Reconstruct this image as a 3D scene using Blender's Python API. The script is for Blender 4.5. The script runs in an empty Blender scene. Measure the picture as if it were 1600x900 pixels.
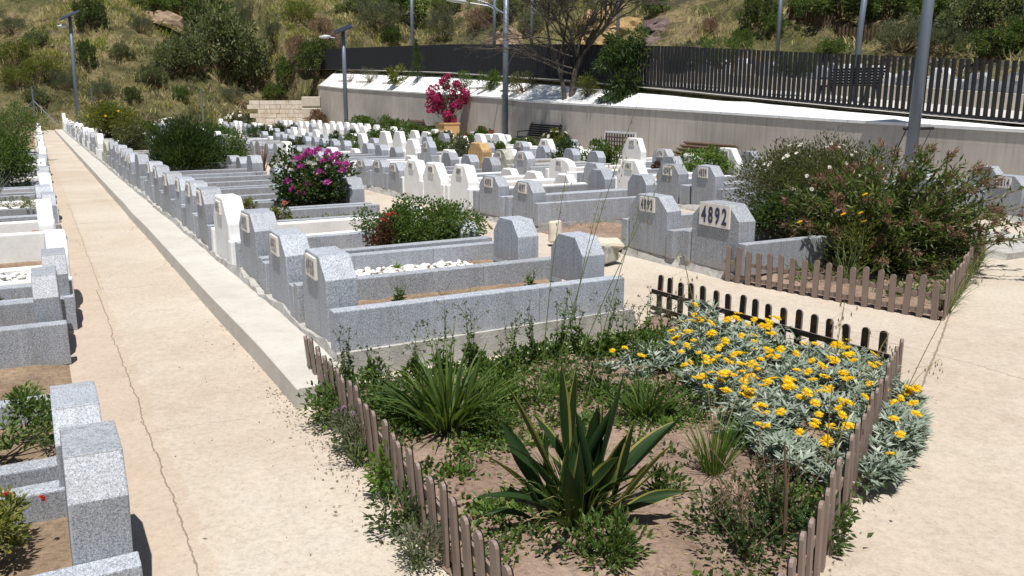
import bpy, bmesh, math, random
import numpy as np
from mathutils import Vector, Matrix, noise as mnoise
R=math.radians
random.seed(7); rng=np.random.default_rng(11)
scn=bpy.context.scene; col=scn.collection
# ------------------------------------------------------------------ camera, world, sun, exposure
F=1350.; CH=1.74; TH=math.atan((450-145.)/F); CT,ST=math.cos(TH),math.sin(TH)
cd=bpy.data.cameras.new('camera'); cam=bpy.data.objects.new('camera',cd); col.objects.link(cam)
cam.location=(0,0,CH); cam.rotation_euler=(math.pi/2-TH,0,0)
cd.sensor_width=36; cd.lens=36*F/1600; cd.clip_start=.05; cd.clip_end=1500
scn.camera=cam
w=bpy.data.worlds.new('World'); scn.world=w; w.use_nodes=True
nt=w.node_tree; bgn=nt.nodes['Background']; sky=nt.nodes.new('ShaderNodeTexSky'); sky.sky_type='NISHITA'
SEL,SAZ=R(71),R(185)      # azimuth counted to the left of +Y
S=Vector((-math.sin(SAZ)*math.cos(SEL),math.cos(SAZ)*math.cos(SEL),math.sin(SEL)))
sky.sun_disc=False; sky.sun_elevation=SEL; sky.sun_rotation=math.atan2(S.x,S.y); sky.air_density=1.0; sky.dust_density=.6; sky.ozone_density=1.0
nt.links.new(sky.outputs[0],bgn.inputs[0]); bgn.inputs[1].default_value=.06
sd=bpy.data.lights.new('sun','SUN'); so=bpy.data.objects.new('sun',sd); col.objects.link(so)
sd.energy=5.0; sd.angle=R(.5); sd.color=(1,.965,.91); so.rotation_euler=S.to_track_quat('Z','Y').to_euler()
scn.view_settings.view_transform='Standard'; scn.view_settings.look='None'; scn.view_settings.exposure=.30; scn.view_settings.gamma=1
scn.render.engine='CYCLES'; scn.cycles.max_bounces=6; scn.cycles.transparent_max_bounces=4
# ------------------------------------------------------------------ coordinates: u runs along the rows away from the camera, v to the right
K=np.array([-1.12,4.45]); DU=np.array([-.480,.877]); DV=np.array([.877,.480])
AROW=math.atan2(-.877,.480)        # local x = -u, local y = +v
AUV=math.atan2(.877,-.480)         # local x = +u, local y = -v
def W(u,v,z=0.): q=K+u*DU+v*DV; return (float(q[0]),float(q[1]),float(z))
def UVof(x,y): d=np.array([x,y])-K; return float(d@DU),float(d@DV)
def ray(px,py):
    a=(px-800)/F;b=(450-py)/F
    return np.array([a,CT+b*ST,-ST+b*CT])
def G(px,py,z=0.):
    r=ray(px,py); t=(z-CH)/r[2]; p=np.array([0,0,CH])+r*t; return UVof(p[0],p[1])
def onV(px,py,v):
    r=ray(px,py); t=((K+v*DV)@DV)/(r[:2]@DV); p=np.array([0,0,CH])+r*t
    return UVof(p[0],p[1])[0],float(p[2])
def P3(px,py,dist): r=ray(px,py); t=dist/r[1]; return np.array([0,0,CH])+r*t
def sst(a,b,x):
    t=np.clip((x-a)/(b-a),0,1); return t*t*(3-2*t)
def gz(u,v):                        # graveyard floor, falling gently away from the camera
    u=np.asarray(u,float); ue=np.where(u>26,26+(u-26)*.35,u)
    return -(.008*u*(1-sst(1,4.5,v))+.012*ue*sst(1,4.5,v))
FU=[-20,6.2,11.1,17,23,34,48,60,90]; FZ=[.75,1.12,1.42,1.81,2.15,2.66,3.1,3.35,3.8]
def tz(u): return np.interp(u,FU,FZ)
def wallz(u): return np.interp(u,[-20,5.3,9.9,15.3,24.4,26.5,46.5,51,60],[.75,1.04,1.12,1.25,1.43,1.55,2.02,2.2,2.3])
def terrain(u,v):
    u=np.asarray(u,float); v=np.asarray(v,float)
    g=gz(u,v)-.03
    up=sst(15.6,16.4,v)
    z=g*(1-up)+(tz(u)-.05)*up
    a=u-55.-3*sst(8,15,v)+1.2*np.sin(v*.35); b=v-26.+1.5*np.sin(u*.23)
    t=np.maximum(a,b); t=np.where((a>-8)&(b>-8), np.maximum(t,(a+b)*.5+1.5),t)
    t=np.maximum(t,0)
    hgt=.62*np.minimum(t,7)+.43*np.clip(t-7,0,14)+.34*np.clip(t-21,0,22)+.05*np.clip(t-43,0,60)
    low=sst(-3,-26,v)                       # the crest drops away on the far left
    hgt=hgt*(1-.42*low-.12*sst(-18,-45,v))
    return z+hgt
def hN(x,y,s,k=0.): return mnoise.noise(Vector((x*s,y*s,k)))
def thill(u,v):
    z=float(terrain(u,v)); m=max(u-56,v-27,0); m=min(m/4,1)
    if m>0: z+=m*(1.3*hN(u,v,.16)+.5*hN(u,v,.45,3)+.2*hN(u,v,1.1,5))
    return z
def hit(px,py):
    r=ray(px,py); t=20.
    while t<200:
        p=r*t; u,v=UVof(p[0],p[1])
        if CH+p[2]<thill(u,v) : return u,v
        t+=.3
    return u,v
# ------------------------------------------------------------------ mesh helpers
class MB:
    def __init__(s): s.V=[];s.Fc=[];s.M=[];s.n=0
    def add(s,V,Fs,m=0):
        V=np.asarray(V,float).reshape(-1,3)
        if not isinstance(Fs,list) or (len(Fs) and not isinstance(Fs[0],np.ndarray)):
            g={}
            for f in Fs: g.setdefault(len(f),[]).append(f)
            Fs=[np.array(x,int) for x in g.values()]
        for f in Fs: s.Fc.append(f+s.n); s.M.append(np.full(len(f),m))
        s.V.append(V); s.n+=len(V); return s
    def box(s,c,d,rot=0,m=0,tilt=None):
        x,y,z=[a/2 for a in d]
        v=np.array([[i*x,j*y,k*z] for k in(-1,1) for j in(-1,1) for i in(-1,1)],float)
        if tilt is not None: v=v@np.array(tilt.to_3x3()).T
        if rot: cc,ss=math.cos(rot),math.sin(rot); v=v@np.array([[cc,ss,0],[-ss,cc,0],[0,0,1]])
        return s.add(v+np.array(c),[(0,2,3,1),(4,5,7,6),(0,1,5,4),(2,6,7,3),(0,4,6,2),(1,3,7,5)],m)
    def prism(s,prof,y0,y1,m=0):            # profile in x,z pushed along y
        n=len(prof); v=[(x,y0,z) for x,z in prof]+[(x,y1,z) for x,z in prof]
        return s.add(v,[tuple(range(n)),tuple(range(2*n-1,n-1,-1))]+[(i,i+n,(i+1)%n+n,(i+1)%n) for i in range(n)],m)
    def tube(s,pts,r,n=6,m=0,cap=True):
        pts=np.asarray(pts,float); k=len(pts); r=np.broadcast_to(np.asarray(r,float),(k,))
        T=np.gradient(pts,axis=0); T/=np.linalg.norm(T,axis=1)[:,None]+1e-9
        a=np.where(np.abs(T[:,2:3])<.9,np.array([[0,0,1.]]),np.array([[1.,0,0]]))
        A=np.cross(T,a); A/=np.linalg.norm(A,axis=1)[:,None]; B=np.cross(T,A)
        th=np.arange(n)*2*math.pi/n
        v=pts[:,None]+r[:,None,None]*(A[:,None]*np.cos(th)[None,:,None]+B[:,None]*np.sin(th)[None,:,None])
        f=[(i*n+j,i*n+(j+1)%n,(i+1)*n+(j+1)%n,(i+1)*n+j) for i in range(k-1) for j in range(n)]
        if cap: f+=[tuple(range(n-1,-1,-1)),tuple((k-1)*n+j for j in range(n))]
        return s.add(v.reshape(-1,3),f,m)
    def leaves(s,P,D,L,Wd,m=0,bend=.25):    # rhombic folded leaves
        P=np.asarray(P,float);N=len(P)
        D=D/(np.linalg.norm(D,axis=1)[:,None]+1e-9)
        up=rng.normal(size=(N,3)); up[:,2]+=1.2
        Sd=np.cross(D,up); Sd/=np.linalg.norm(Sd,axis=1)[:,None]+1e-9; Nn=np.cross(Sd,D)
        L=np.broadcast_to(L,(N,))[:,None];Wd=np.broadcast_to(Wd,(N,))[:,None]
        a=P; b=P+D*L*.45+Sd*Wd*.5+Nn*Wd*bend; c=P+D*L-Nn*L*.08; d=P+D*L*.45-Sd*Wd*.5+Nn*Wd*bend
        v=np.stack([a,b,c,d],1).reshape(-1,3); i=np.arange(N)[:,None]*4
        return s.add(v,[np.concatenate([i,i+1,i+2],1),np.concatenate([i,i+2,i+3],1)],m)
    def blades(s,P,D,L,Wd,droop=.5,seg=3,m=0,taper=1.):   # long leaves that bend under gravity
        P=np.asarray(P,float);N=len(P); D=D/(np.linalg.norm(D,axis=1)[:,None]+1e-9)
        L=np.broadcast_to(L,(N,));Wd=np.broadcast_to(Wd,(N,)); droop=np.broadcast_to(droop,(N,))
        Sd=np.cross(D,np.array([0,0,1.])+rng.normal(size=(N,3))*.35); Sd/=np.linalg.norm(Sd,axis=1)[:,None]+1e-9
        H=D.copy();H[:,2]=0; H/=np.linalg.norm(H,axis=1)[:,None]+1e-6
        rows=[];pos=P.copy();dr=D.copy()
        for k in range(seg+1):
            t=k/seg; wv=(Wd*(1-t**(1.6*taper)*.96)*(.6+.4*min(1,t*3)) *.5)[:,None]
            rows.append(pos-Sd*wv);rows.append(pos+Sd*wv)
            dr=dr+(np.array([0,0,-1.])+H*.3)*(droop/seg*(.4+t*1.2))[:,None]; dr/=np.linalg.norm(dr,axis=1)[:,None]+1e-9
            pos=pos+dr*(L/seg)[:,None]
        v=np.stack(rows,1).reshape(-1,3); n=2*(seg+1); i=np.arange(N)[:,None]*n
        return s.add(v,[np.concatenate([i+2*k,i+2*k+1,i+2*k+3,i+2*k+2],1) for k in range(seg)],m)
    def build(s,name,mats,parent=None,smooth=False):
        me=bpy.data.meshes.new(name)
        V=np.concatenate(s.V); me.vertices.add(len(V)); me.vertices.foreach_set('co',V.ravel())
        tot=np.concatenate([np.full(len(f),f.shape[1]) for f in s.Fc]); lp=np.concatenate([f.ravel() for f in s.Fc])
        st=np.concatenate([[0],np.cumsum(tot)[:-1]])
        me.loops.add(len(lp)); me.loops.foreach_set('vertex_index',lp)
        me.polygons.add(len(tot)); me.polygons.foreach_set('loop_start',st); me.polygons.foreach_set('loop_total',tot)
        me.polygons.foreach_set('material_index',np.concatenate(s.M)); me.polygons.foreach_set('use_smooth',np.full(len(tot),smooth))
        me.update(calc_edges=True); me.validate()
        for m in (mats if isinstance(mats,(list,tuple)) else [mats]): me.materials.append(m)
        o=bpy.data.objects.new(name,me); col.objects.link(o)
        if parent: o.parent=parent
        return o
def bevel(o,wd=.006,seg=2):
    bm=bmesh.new(); bm.from_mesh(o.data); bmesh.ops.recalc_face_normals(bm,faces=bm.faces)
    bmesh.ops.bevel(bm,geom=[e for e in bm.edges if e.calc_face_angle(0)>.3],offset=wd,segments=seg,affect='EDGES',profile=.6,clamp_overlap=True)
    bm.to_mesh(o.data); bm.free(); return o
def rough(o,amp,sc,sub=3,seed=0):          # hand-trowelled irregular surface
    bm=bmesh.new(); bm.from_mesh(o.data); bmesh.ops.recalc_face_normals(bm,faces=bm.faces)
    bmesh.ops.subdivide_edges(bm,edges=bm.edges,cuts=sub,use_grid_fill=True)
    for v in bm.verts:
        n=mnoise.noise_vector(v.co*sc+Vector((seed,seed*2,0))); v.co+=n*amp
    bm.to_mesh(o.data); bm.free(); return o
def tag(o,label=None,cat=None,group=None,kind=None):
    if label: o['label']=label
    if cat: o['category']=cat
    if group: o['group']=group
    if kind: o['kind']=kind
    return o
def empty(name,loc,rz=0,label=None,cat=None,group=None):
    o=bpy.data.objects.new(name,None); col.objects.link(o); o.location=loc; o.rotation_euler=(0,0,rz); o.empty_display_size=.1
    return tag(o,label,cat,group)
def copy_tree(o,parent=None):
    c=o.copy(); col.objects.link(c)
    if parent: c.parent=parent
    for ch in KIDS.get(o.name,[]): 
        d=copy_tree(ch,c)
    return c
KIDS={}
def kid(parent,*ch):
    KIDS.setdefault(parent.name,[]).extend(ch)
    for c in ch: c.parent=parent
    return ch[0]
def ordn(n): return f"{n}{'th' if 10<n%100<14 else {1:'st',2:'nd',3:'rd'}.get(n%10,'th')}"
# ------------------------------------------------------------------ materials
def nodes(name,rough_=.8,spec=.3):
    m=bpy.data.materials.new(name); m.use_nodes=True; t=m.node_tree; b=t.nodes['Principled BSDF']
    b.inputs['Roughness'].default_value=rough_; b.inputs['Specular IOR Level'].default_value=spec
    return m,t,b
def N(t,ty,**k):
    n=t.nodes.new(ty)
    for a,v in k.items():
        if a in n.inputs.keys(): n.inputs[a].default_value=v
        else: setattr(n,a,v)
    return n
def mixc(t,fac,a,b,mode='MIX'):
    n=t.nodes.new('ShaderNodeMix'); n.data_type='RGBA'; n.blend_type=mode
    for i,x in ((0,fac),(6,a),(7,b)):
        if isinstance(x,(int,float)): n.inputs[i].default_value=x
        elif isinstance(x,tuple): n.inputs[i].default_value=(*x,1)
        else: t.links.new(x,n.inputs[i])
    return n.outputs[2]
def ramp(t,fac,stops,interp='LINEAR'):
    n=t.nodes.new('ShaderNodeValToRGB'); n.color_ramp.interpolation=interp; e=n.color_ramp.elements
    while len(e)<len(stops): e.new(.5)
    for q,(p,c) in zip(e,stops): q.position=p; q.color=(*c,1) if isinstance(c,tuple) else (c,c,c,1)
    t.links.new(fac,n.inputs[0]); return n.outputs[0]
def coords(t,kind='Object',off=True):
    tc=t.nodes.new('ShaderNodeTexCoord'); o=tc.outputs[kind]
    if off:
        oi=t.nodes.new('ShaderNodeObjectInfo'); a=N(t,'ShaderNodeVectorMath',operation='MULTIPLY_ADD'); 
        t.links.new(oi.outputs['Random'],a.inputs[0]); a.inputs[1].default_value=(37,53,71); t.links.new(o,a.inputs[2]); o=a.outputs[0]
    return o
def noisef(t,vec,sc,det=3,rg=.55,dist=0):
    n=N(t,'ShaderNodeTexNoise'); n.inputs['Scale'].default_value=sc; n.inputs['Detail'].default_value=det; n.inputs['Roughness'].default_value=rg; n.inputs['Distortion'].default_value=dist
    t.links.new(vec,n.inputs['Vector']); return n.outputs['Fac']
def bump(t,b,h,st,dist=.01,prev=None):
    n=N(t,'ShaderNodeBump'); n.inputs['Strength'].default_value=st; n.inputs['Distance'].default_value=dist; t.links.new(h,n.inputs['Height'])
    t.links.new(n.outputs[0],b.inputs['Normal'])
def MTH(t,op,*a):
    n=t.nodes.new('ShaderNodeMath'); n.operation=op
    for i,x in enumerate(a):
        if isinstance(x,(int,float)): n.inputs[i].default_value=x
        else: t.links.new(x,n.inputs[i])
    return n.outputs[0]
def granite(name,base,dark,light,sc=170):
    m,t,b=nodes(name,.55,.35); v=coords(t)
    f=noisef(t,v,sc,2,.7); g=noisef(t,v,sc*.45,2,.6); st=noisef(t,v,2.5,3,.6)
    c=ramp(t,f,[(.33,dark),(.45,base),(.55,base),(.68,light)])
    c2=ramp(t,g,[(.36,(.55,.55,.57)),(.5,(1,1,1)),(.66,(1.15,1.15,1.15))])
    c=mixc(t,.85,c,c2,'MULTIPLY'); c=mixc(t,.5,c,ramp(t,st,[(.3,(.78,.77,.75)),(.6,(1,1,1))]),'MULTIPLY')
    w0=coords(t,off=False); sp=t.nodes.new('ShaderNodeSeparateXYZ'); t.links.new(w0,sp.inputs[0])
    def line(o,c0,wd): return MTH(t,'LESS_THAN',MTH(t,'ABSOLUTE',MTH(t,'SUBTRACT',o,c0)),wd)
    jn=MTH(t,'MAXIMUM',MTH(t,'MAXIMUM',line(sp.outputs[0],.11,.0022),line(sp.outputs[0],-.16,.0022)),MTH(t,'MAXIMUM',line(sp.outputs[1],.74,.003),line(sp.outputs[1],1.46,.003)))
    c=mixc(t,MTH(t,'MULTIPLY',jn,.6),c,(.14,.135,.13))
    mp=N(t,'ShaderNodeMapping'); mp.inputs['Scale'].default_value=(14,14,1.2); t.links.new(v,mp.inputs[0]); dr=noisef(t,mp.outputs[0],1.5,4,.65)
    c=mixc(t,ramp(t,dr,[(.50,0.),(.72,.42)]),c,(.20,.195,.18)); c=mixc(t,ramp(t,dr,[(.28,.3),(.42,0.)]),c,(.6,.6,.58))
    dz=MTH(t,'SUBTRACT',.10,MTH(t,'SUBTRACT',sp.outputs[2],MTH(t,'MULTIPLY',MTH(t,'SUBTRACT',st,.5),.25))); c=mixc(t,MTH(t,'MULTIPLY',MTH(t,'MINIMUM',MTH(t,'MAXIMUM',MTH(t,'MULTIPLY',dz,8.),0.),1.),.35),c,(.33,.28,.22))
    oi=t.nodes.new('ShaderNodeObjectInfo'); c=mixc(t,1.,c,ramp(t,oi.outputs['Random'],[(0.,(.84,.83,.82)),(.5,(1,1,1)),(1.,(1.10,1.11,1.13))]),'MULTIPLY')
    t.links.new(c,b.inputs['Base Color']); bump(t,b,f,.15,.002); return m
def plaster(name,colr,stain,amt=.5,sc=4,bp=.3,rgh=.85):
    m,t,b=nodes(name,rgh,.2); v=coords(t)
    f=noisef(t,v,sc,6,.62,.4); g=noisef(t,v,sc*9,4,.6); 
    sp=N(t,'ShaderNodeMapping'); sp.inputs['Scale'].default_value=(9,9,.8); t.links.new(v,sp.inputs[0])
    dr=noisef(t,sp.outputs[0],1.2,4,.6)
    c=mixc(t,ramp(t,f,[(.42,0.),(.72,amt)]),colr,stain); c=mixc(t,ramp(t,dr,[(.5,0.),(.75,amt*.6)]),c,stain)
    c=mixc(t,.35,c,ramp(t,g,[(.3,(.8,.8,.8)),(.6,(1,1,1))]),'MULTIPLY')
    t.links.new(c,b.inputs['Base Color']); bump(t,b,g,bp,.006); return m
def leafm(name,c1,c2,c3=None,trans=.35,rgh=.5,spec=.3,obj=None):
    m,t,b=nodes(name,rgh,spec); gi=t.nodes.new('ShaderNodeNewGeometry'); v=coords(t)
    st=[(0.,c1),(.75,c2)]+([(.95,c3)] if c3 else [])
    c=ramp(t,gi.outputs['Random Per Island'],st)
    f=noisef(t,v,3.5,2); c=mixc(t,.6,c,ramp(t,f,[(.3,(.72,.74,.7)),(.7,(1.25,1.22,1.1))]),'MULTIPLY')
    t.links.new(c,b.inputs['Base Color'])
    tr=t.nodes.new('ShaderNodeBsdfTranslucent'); mx=t.nodes.new('ShaderNodeMixShader'); mx.inputs[0].default_value=trans
    t.links.new(mixc(t,.35,c,(.25,.35,.02)),tr.inputs[0]); t.links.new(b.outputs[0],mx.inputs[1]); t.links.new(tr.outputs[0],mx.inputs[2])
    t.links.new(mx.outputs[0],t.nodes['Material Output'].inputs[0]); return m
def plain(name,c,rgh=.6,spec=.3,metal=0,var=.15,sc=20,bp=0):
    m,t,b=nodes(name,rgh,spec); b.inputs['Metallic'].default_value=metal; v=coords(t); f=noisef(t,v,sc,4)
    cc=mixc(t,var*2,c,ramp(t,f,[(.3,(.6,.6,.6)),(.7,(1.15,1.15,1.15))]),'MULTIPLY'); t.links.new(cc,b.inputs['Base Color'])
    if bp: bump(t,b,f,bp,.005)
    return m
M={}
M['granite']=granite('grey_granite',(.35,.375,.415),(.13,.14,.165),(.66,.69,.73),230)
M['granite2']=granite('pale_granite',(.45,.47,.51),(.2,.21,.24),(.7,.72,.75),230)
M['white']=plaster('white_limewash',(.82,.82,.81),(.55,.54,.5),.35,3,.25)
M['cream']=plaster('cream_marble',(.70,.66,.56),(.5,.45,.36),.4,6,.1,.5)
M['weather']=plaster('weathered_cement',(.46,.45,.40),(.2,.2,.17),.9,7,.8)
M['mortar']=plaster('grey_mortar',(.44,.43,.40),(.22,.21,.19),.8,9,.9)
M['gold']=plaster('golden_sandstone',(.52,.35,.17),(.24,.15,.07),.7,16,1.)
M['ceramic']=plain('glazed_ceramic',(.74,.70,.64),.25,.5,var=.1,sc=40)
M['digit']=plain('blue_glaze',(.03,.035,.1),.3,.5,var=.02)
M['platerim']=plain('plate_border',(.30,.2,.13),.6,var=.3,sc=60)
M['pebble']=plain('white_pebble',(.8,.79,.75),.6,var=.1,sc=30)
def concrete_m():
    m,t,b=nodes('peach_concrete',.9,.15); v=coords(t,off=False)
    f1=noisef(t,v,.55,5,.6,.6); f2=noisef(t,v,4,6,.65,.3); f3=noisef(t,v,60,4,.7); f4=noisef(t,v,1.7,4,.6)
    mp=N(t,'ShaderNodeMapping'); mp.inputs['Scale'].default_value=(1,14,1); t.links.new(v,mp.inputs[0]); br=noisef(t,mp.outputs[0],14,4,.6)
    c=ramp(t,f1,[(.32,(.40,.335,.265)),(.5,(.445,.39,.32)),(.68,(.49,.445,.375))])
    c=mixc(t,ramp(t,f2,[(.45,0.),(.68,.4)]),c,(.535,.46,.375)); c=mixc(t,ramp(t,f4,[(.58,0.),(.72,.45)]),c,(.37,.30,.24))
    c=mixc(t,.8,c,ramp(t,noisef(t,v,28,5,.75),[(.32,(.80,.77,.74)),(.5,(1,1,1)),(.68,(1.12,1.13,1.13))]),'MULTIPLY'); c=mixc(t,ramp(t,f3,[(.32,.6),(.44,0.)]),c,(.33,.25,.19)); c=mixc(t,ramp(t,noisef(t,v,150,3,.6),[(.35,.25),(.5,0.)]),c,(.34,.26,.2)); c=mixc(t,ramp(t,br,[(.62,0.),(.75,.22)]),c,(.42,.32,.22))
    sp=t.nodes.new('ShaderNodeSeparateXYZ'); t.links.new(v,sp.inputs[0]); X,Y=sp.outputs[0],sp.outputs[1]   # X=u, Y=-v
    def crack(coord,c0,along,wd,amp,sc,lo=None,hi=None):
        cb=t.nodes.new('ShaderNodeCombineXYZ'); t.links.new(along,cb.inputs[0]); cb.inputs[1].default_value=c0
        n=noisef(t,cb.outputs[0],sc,8,.72); d=MTH(t,'ABSOLUTE',MTH(t,'SUBTRACT',MTH(t,'SUBTRACT',coord,c0),MTH(t,'MULTIPLY',MTH(t,'SUBTRACT',n,.5),amp)))
        wn=noisef(t,v,23,2); k=MTH(t,'LESS_THAN',d,MTH(t,'MULTIPLY',wn,wd))
        if lo is not None: k=MTH(t,'MULTIPLY',k,MTH(t,'MULTIPLY',MTH(t,'GREATER_THAN',along,lo),MTH(t,'LESS_THAN',along,hi)))
        return k
    # the seam along the left of the path, and its darker worn edge
    edge=MTH(t,'GREATER_THAN',Y,MTH(t,'ADD',.72,MTH(t,'MULTIPLY',MTH(t,'SUBTRACT',f2,.5),.22)))
    c=mixc(t,MTH(t,'MULTIPLY',edge,.3),c,(.40,.285,.21))
    ks=[crack(Y,.785,X,.0075,.11,1.5,-8,4.2),crack(Y,.745,X,.005,.08,2,4.2,12),crack(X,.2,Y,.004,.3,2.2,0.05,.8),
        crack(X,24.,Y,.05,.1,2,-.1,1.2),crack(X,13,Y,.02,.3,3,0,.7),crack(X,17.5,Y,.02,.3,3,0.1,.7),crack(X,9.2,Y,.02,.3,3,.2,.8),crack(X,4.2,Y,.008,.4,3,.3,.8),
        crack(Y,-4.05,X,.008,.3,1.1,-7,.2),crack(MTH(t,'ADD',X,MTH(t,'MULTIPLY',Y,.594)),-3.30,Y,.016,.05,3.5,-5.3,-3.15),crack(X,3.5,Y,.006,.4,1.3,-4.6,-2.4),crack(Y,-8.6,X,.02,.4,.8,-8,12)]
    kk=ks[0]
    for q in ks[1:]: kk=MTH(t,'MAXIMUM',kk,q)
    c=mixc(t,MTH(t,'MULTIPLY',kk,.7),c,(.15,.11,.08))
    t.links.new(c,b.inputs['Base Color']); h=MTH(t,'ADD',MTH(t,'ADD',f3,MTH(t,'MULTIPLY',f2,2.)),MTH(t,'MULTIPLY',kk,-2.)); bump(t,b,h,.45,.008); return m
M['path']=concrete_m()
M['kerb']=plaster('cement_screed',(.50,.475,.43),(.38,.35,.305),.5,3,.35)
M['kerbside']=M['kerb']
def wall_m():
    m,t,b=nodes('retaining_concrete',.85,.2); v=coords(t,off=False)
    f=noisef(t,v,.9,5,.6,.3); g=noisef(t,v,30,4,.6); mp=N(t,'ShaderNodeMapping'); mp.inputs['Scale'].default_value=(7,7,.5); t.links.new(v,mp.inputs[0]); d=noisef(t,mp.outputs[0],1.1,4,.65)
    c=ramp(t,f,[(.35,(.45,.40,.355)),(.65,(.53,.485,.435))]); c=mixc(t,ramp(t,d,[(.46,0.),(.7,.6)]),c,(.33,.295,.26))
    sp=t.nodes.new('ShaderNodeSeparateXYZ'); t.links.new(v,sp.inputs[0])
    fr=MTH(t,'FRACT',MTH(t,'DIVIDE',sp.outputs[0],2.4)); j=MTH(t,'LESS_THAN',fr,MTH(t,'MULTIPLY',f,.022))
    fz=MTH(t,'FRACT',MTH(t,'DIVIDE',MTH(t,'ADD',sp.outputs[2],MTH(t,'MULTIPLY',sp.outputs[0],-.018)),.62)); jz=MTH(t,'MULTIPLY',MTH(t,'LESS_THAN',fz,.016),.4)
    c=mixc(t,MTH(t,'MULTIPLY',MTH(t,'MAXIMUM',j,jz),.55),c,(.25,.22,.19))
    vo=N(t,'ShaderNodeTexVoronoi'); vo.inputs['Scale'].default_value=2.2; t.links.new(v,vo.inputs[0]); c=mixc(t,MTH(t,'MULTIPLY',MTH(t,'LESS_THAN',vo.outputs['Distance'],.05),.6),c,(.25,.22,.2))
    t.links.new(c,b.inputs['Base Color']); bump(t,b,MTH(t,'ADD',g,MTH(t,'MULTIPLY',j,-4.)),.3,.008); return m
M['wall']=wall_m()
def ledge_m():
    m=M['white'].copy(); m.name='ledge_whitewash'; t=m.node_tree; b=t.nodes['Principled BSDF']; l=b.inputs['Base Color'].links[0].from_socket
    v=coords(t,off=False); sp=t.nodes.new('ShaderNodeSeparateXYZ'); t.links.new(v,sp.inputs[0]); n=noisef(t,v,3,5,.7); n2=noisef(t,v,.8,5,.7)
    q=MTH(t,'ADD',MTH(t,'ADD',sp.outputs[0],MTH(t,'MULTIPLY',n,.12)),MTH(t,'MULTIPLY',sp.outputs[1],.35)); fr=MTH(t,'FRACT',MTH(t,'DIVIDE',q,2.1)); k=MTH(t,'LESS_THAN',fr,.02)
    c=mixc(t,MTH(t,'MULTIPLY',k,.5),l,(.4,.39,.37)); c=mixc(t,ramp(t,n2,[(.5,0.),(.66,.5)]),c,(.52,.50,.46)); t.links.new(c,b.inputs['Base Color']); return m
M['ledge']=ledge_m()
def soil_m(name,a,b_,c_):
    m,t,b=nodes(name,.95,.1); v=coords(t,off=False); f=noisef(t,v,2.2,6,.65); g=noisef(t,v,26,5,.7); 
    c=ramp(t,f,[(.3,a),(.55,b_),(.75,c_)]); c=mixc(t,.7,c,ramp(t,g,[(.3,(.45,.43,.4)),(.5,(1,1,1)),(.7,(1.3,1.28,1.2))]),'MULTIPLY')
    t.links.new(c,b.inputs['Base Color']); bump(t,b,g,1.,.03); return m
M['soil']=soil_m('reddish_soil',(.21,.145,.11),(.30,.215,.165),(.39,.29,.225))
M['gsoil']=soil_m('grave_soil',(.2,.14,.1),(.3,.22,.15),(.4,.31,.22))
def hill_m():
    m,t,b=nodes('dry_hillside',.95,.1); v=coords(t,off=False)
    f=noisef(t,v,.13,5,.6,.5); g=noisef(t,v,.55,6,.65,.4); h=noisef(t,v,3.5,6,.7); k=noisef(t,v,13,4,.7)
    c=ramp(t,f,[(.34,(.17,.17,.075)),(.46,(.28,.25,.115)),(.55,(.42,.34,.18)),(.68,(.35,.25,.165))])
    c=mixc(t,ramp(t,g,[(.42,.75),(.56,0.)]),c,(.075,.085,.035)); c=mixc(t,ramp(t,g,[(.6,0.),(.7,.7)]),c,(.26,.18,.125))
    c=mixc(t,.85,c,ramp(t,h,[(.32,(.5,.5,.45)),(.5,(1,1,1)),(.7,(1.4,1.36,1.25))]),'MULTIPLY'); c=mixc(t,.6,c,ramp(t,k,[(.35,(.55,.55,.55)),(.65,(1.3,1.3,1.25))]),'MULTIPLY')
    t.links.new(c,b.inputs['Base Color']); bump(t,b,MTH(t,'ADD',h,k),1.,.35); return m
M['hill']=hill_m()
M['ochre']=soil_m('ochre_clay',(.26,.17,.075),(.38,.27,.13),(.45,.34,.19)); M['purple']=soil_m('purple_rock',(.10,.07,.068),(.17,.125,.12),(.22,.17,.16))
M['picket']=plain('brown_plastic',(.235,.175,.145),.55,.35,var=.12,sc=12,bp=.05)
M['black']=plain('black_plastic',(.012,.011,.011),.22,.5,var=.1)
M['iron']=plain('charcoal_paint',(.02,.021,.025),.6,.25,var=.1)
M['pole']=plain('galvanised_grey',(.16,.19,.23),.45,.5,.3,var=.1)
M['panel']=plain('solar_glass',(.02,.025,.035),.2,.6,var=.05)
M['lampw']=plain('lamp_housing',(.55,.56,.57),.4,.4,var=.05)
M['wood']=plain('bare_bench_wood',(.16,.1,.07),.7,var=.3,sc=25); M['pine']=plain('pine_board',(.60,.36,.17),.7,var=.15,sc=12)
M['timber']=plain('rotting_timber',(.12,.08,.05),.9,var=.35,sc=8)
M['bark']=plain('grey_bark',(.10,.085,.07),.9,var=.35,sc=18,bp=.6); M['stem']=plain('green_stem',(.13,.17,.06),.7,var=.2)
M['brownstem']=plain('woody_stem',(.14,.09,.055),.8,var=.3); M['straw']=leafm('straw',(.42,.34,.17),(.30,.25,.11),(.5,.42,.25),.3)
M['rock']=plaster('red_brick_stone',(.33,.14,.09),(.2,.08,.05),.6,9,.6); M['slab']=plaster('buff_slab',(.58,.52,.42),(.35,.3,.22),.5,9,.5)
M['g_dark']=leafm('leaf_dark',(.02,.045,.015),(.05,.09,.025),(.09,.13,.04))
M['g_mid']=leafm('leaf_mid',(.045,.085,.02),(.09,.15,.035),(.15,.2,.05))
M['g_bright']=leafm('leaf_bright',(.07,.14,.02),(.12,.22,.035),(.2,.28,.06))
M['g_yellow']=leafm('leaf_yellowgreen',(.09,.11,.03),(.16,.18,.04),(.3,.27,.05))
M['g_olive']=leafm('leaf_olive',(.06,.065,.03),(.10,.105,.045),(.16,.15,.07))
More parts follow.
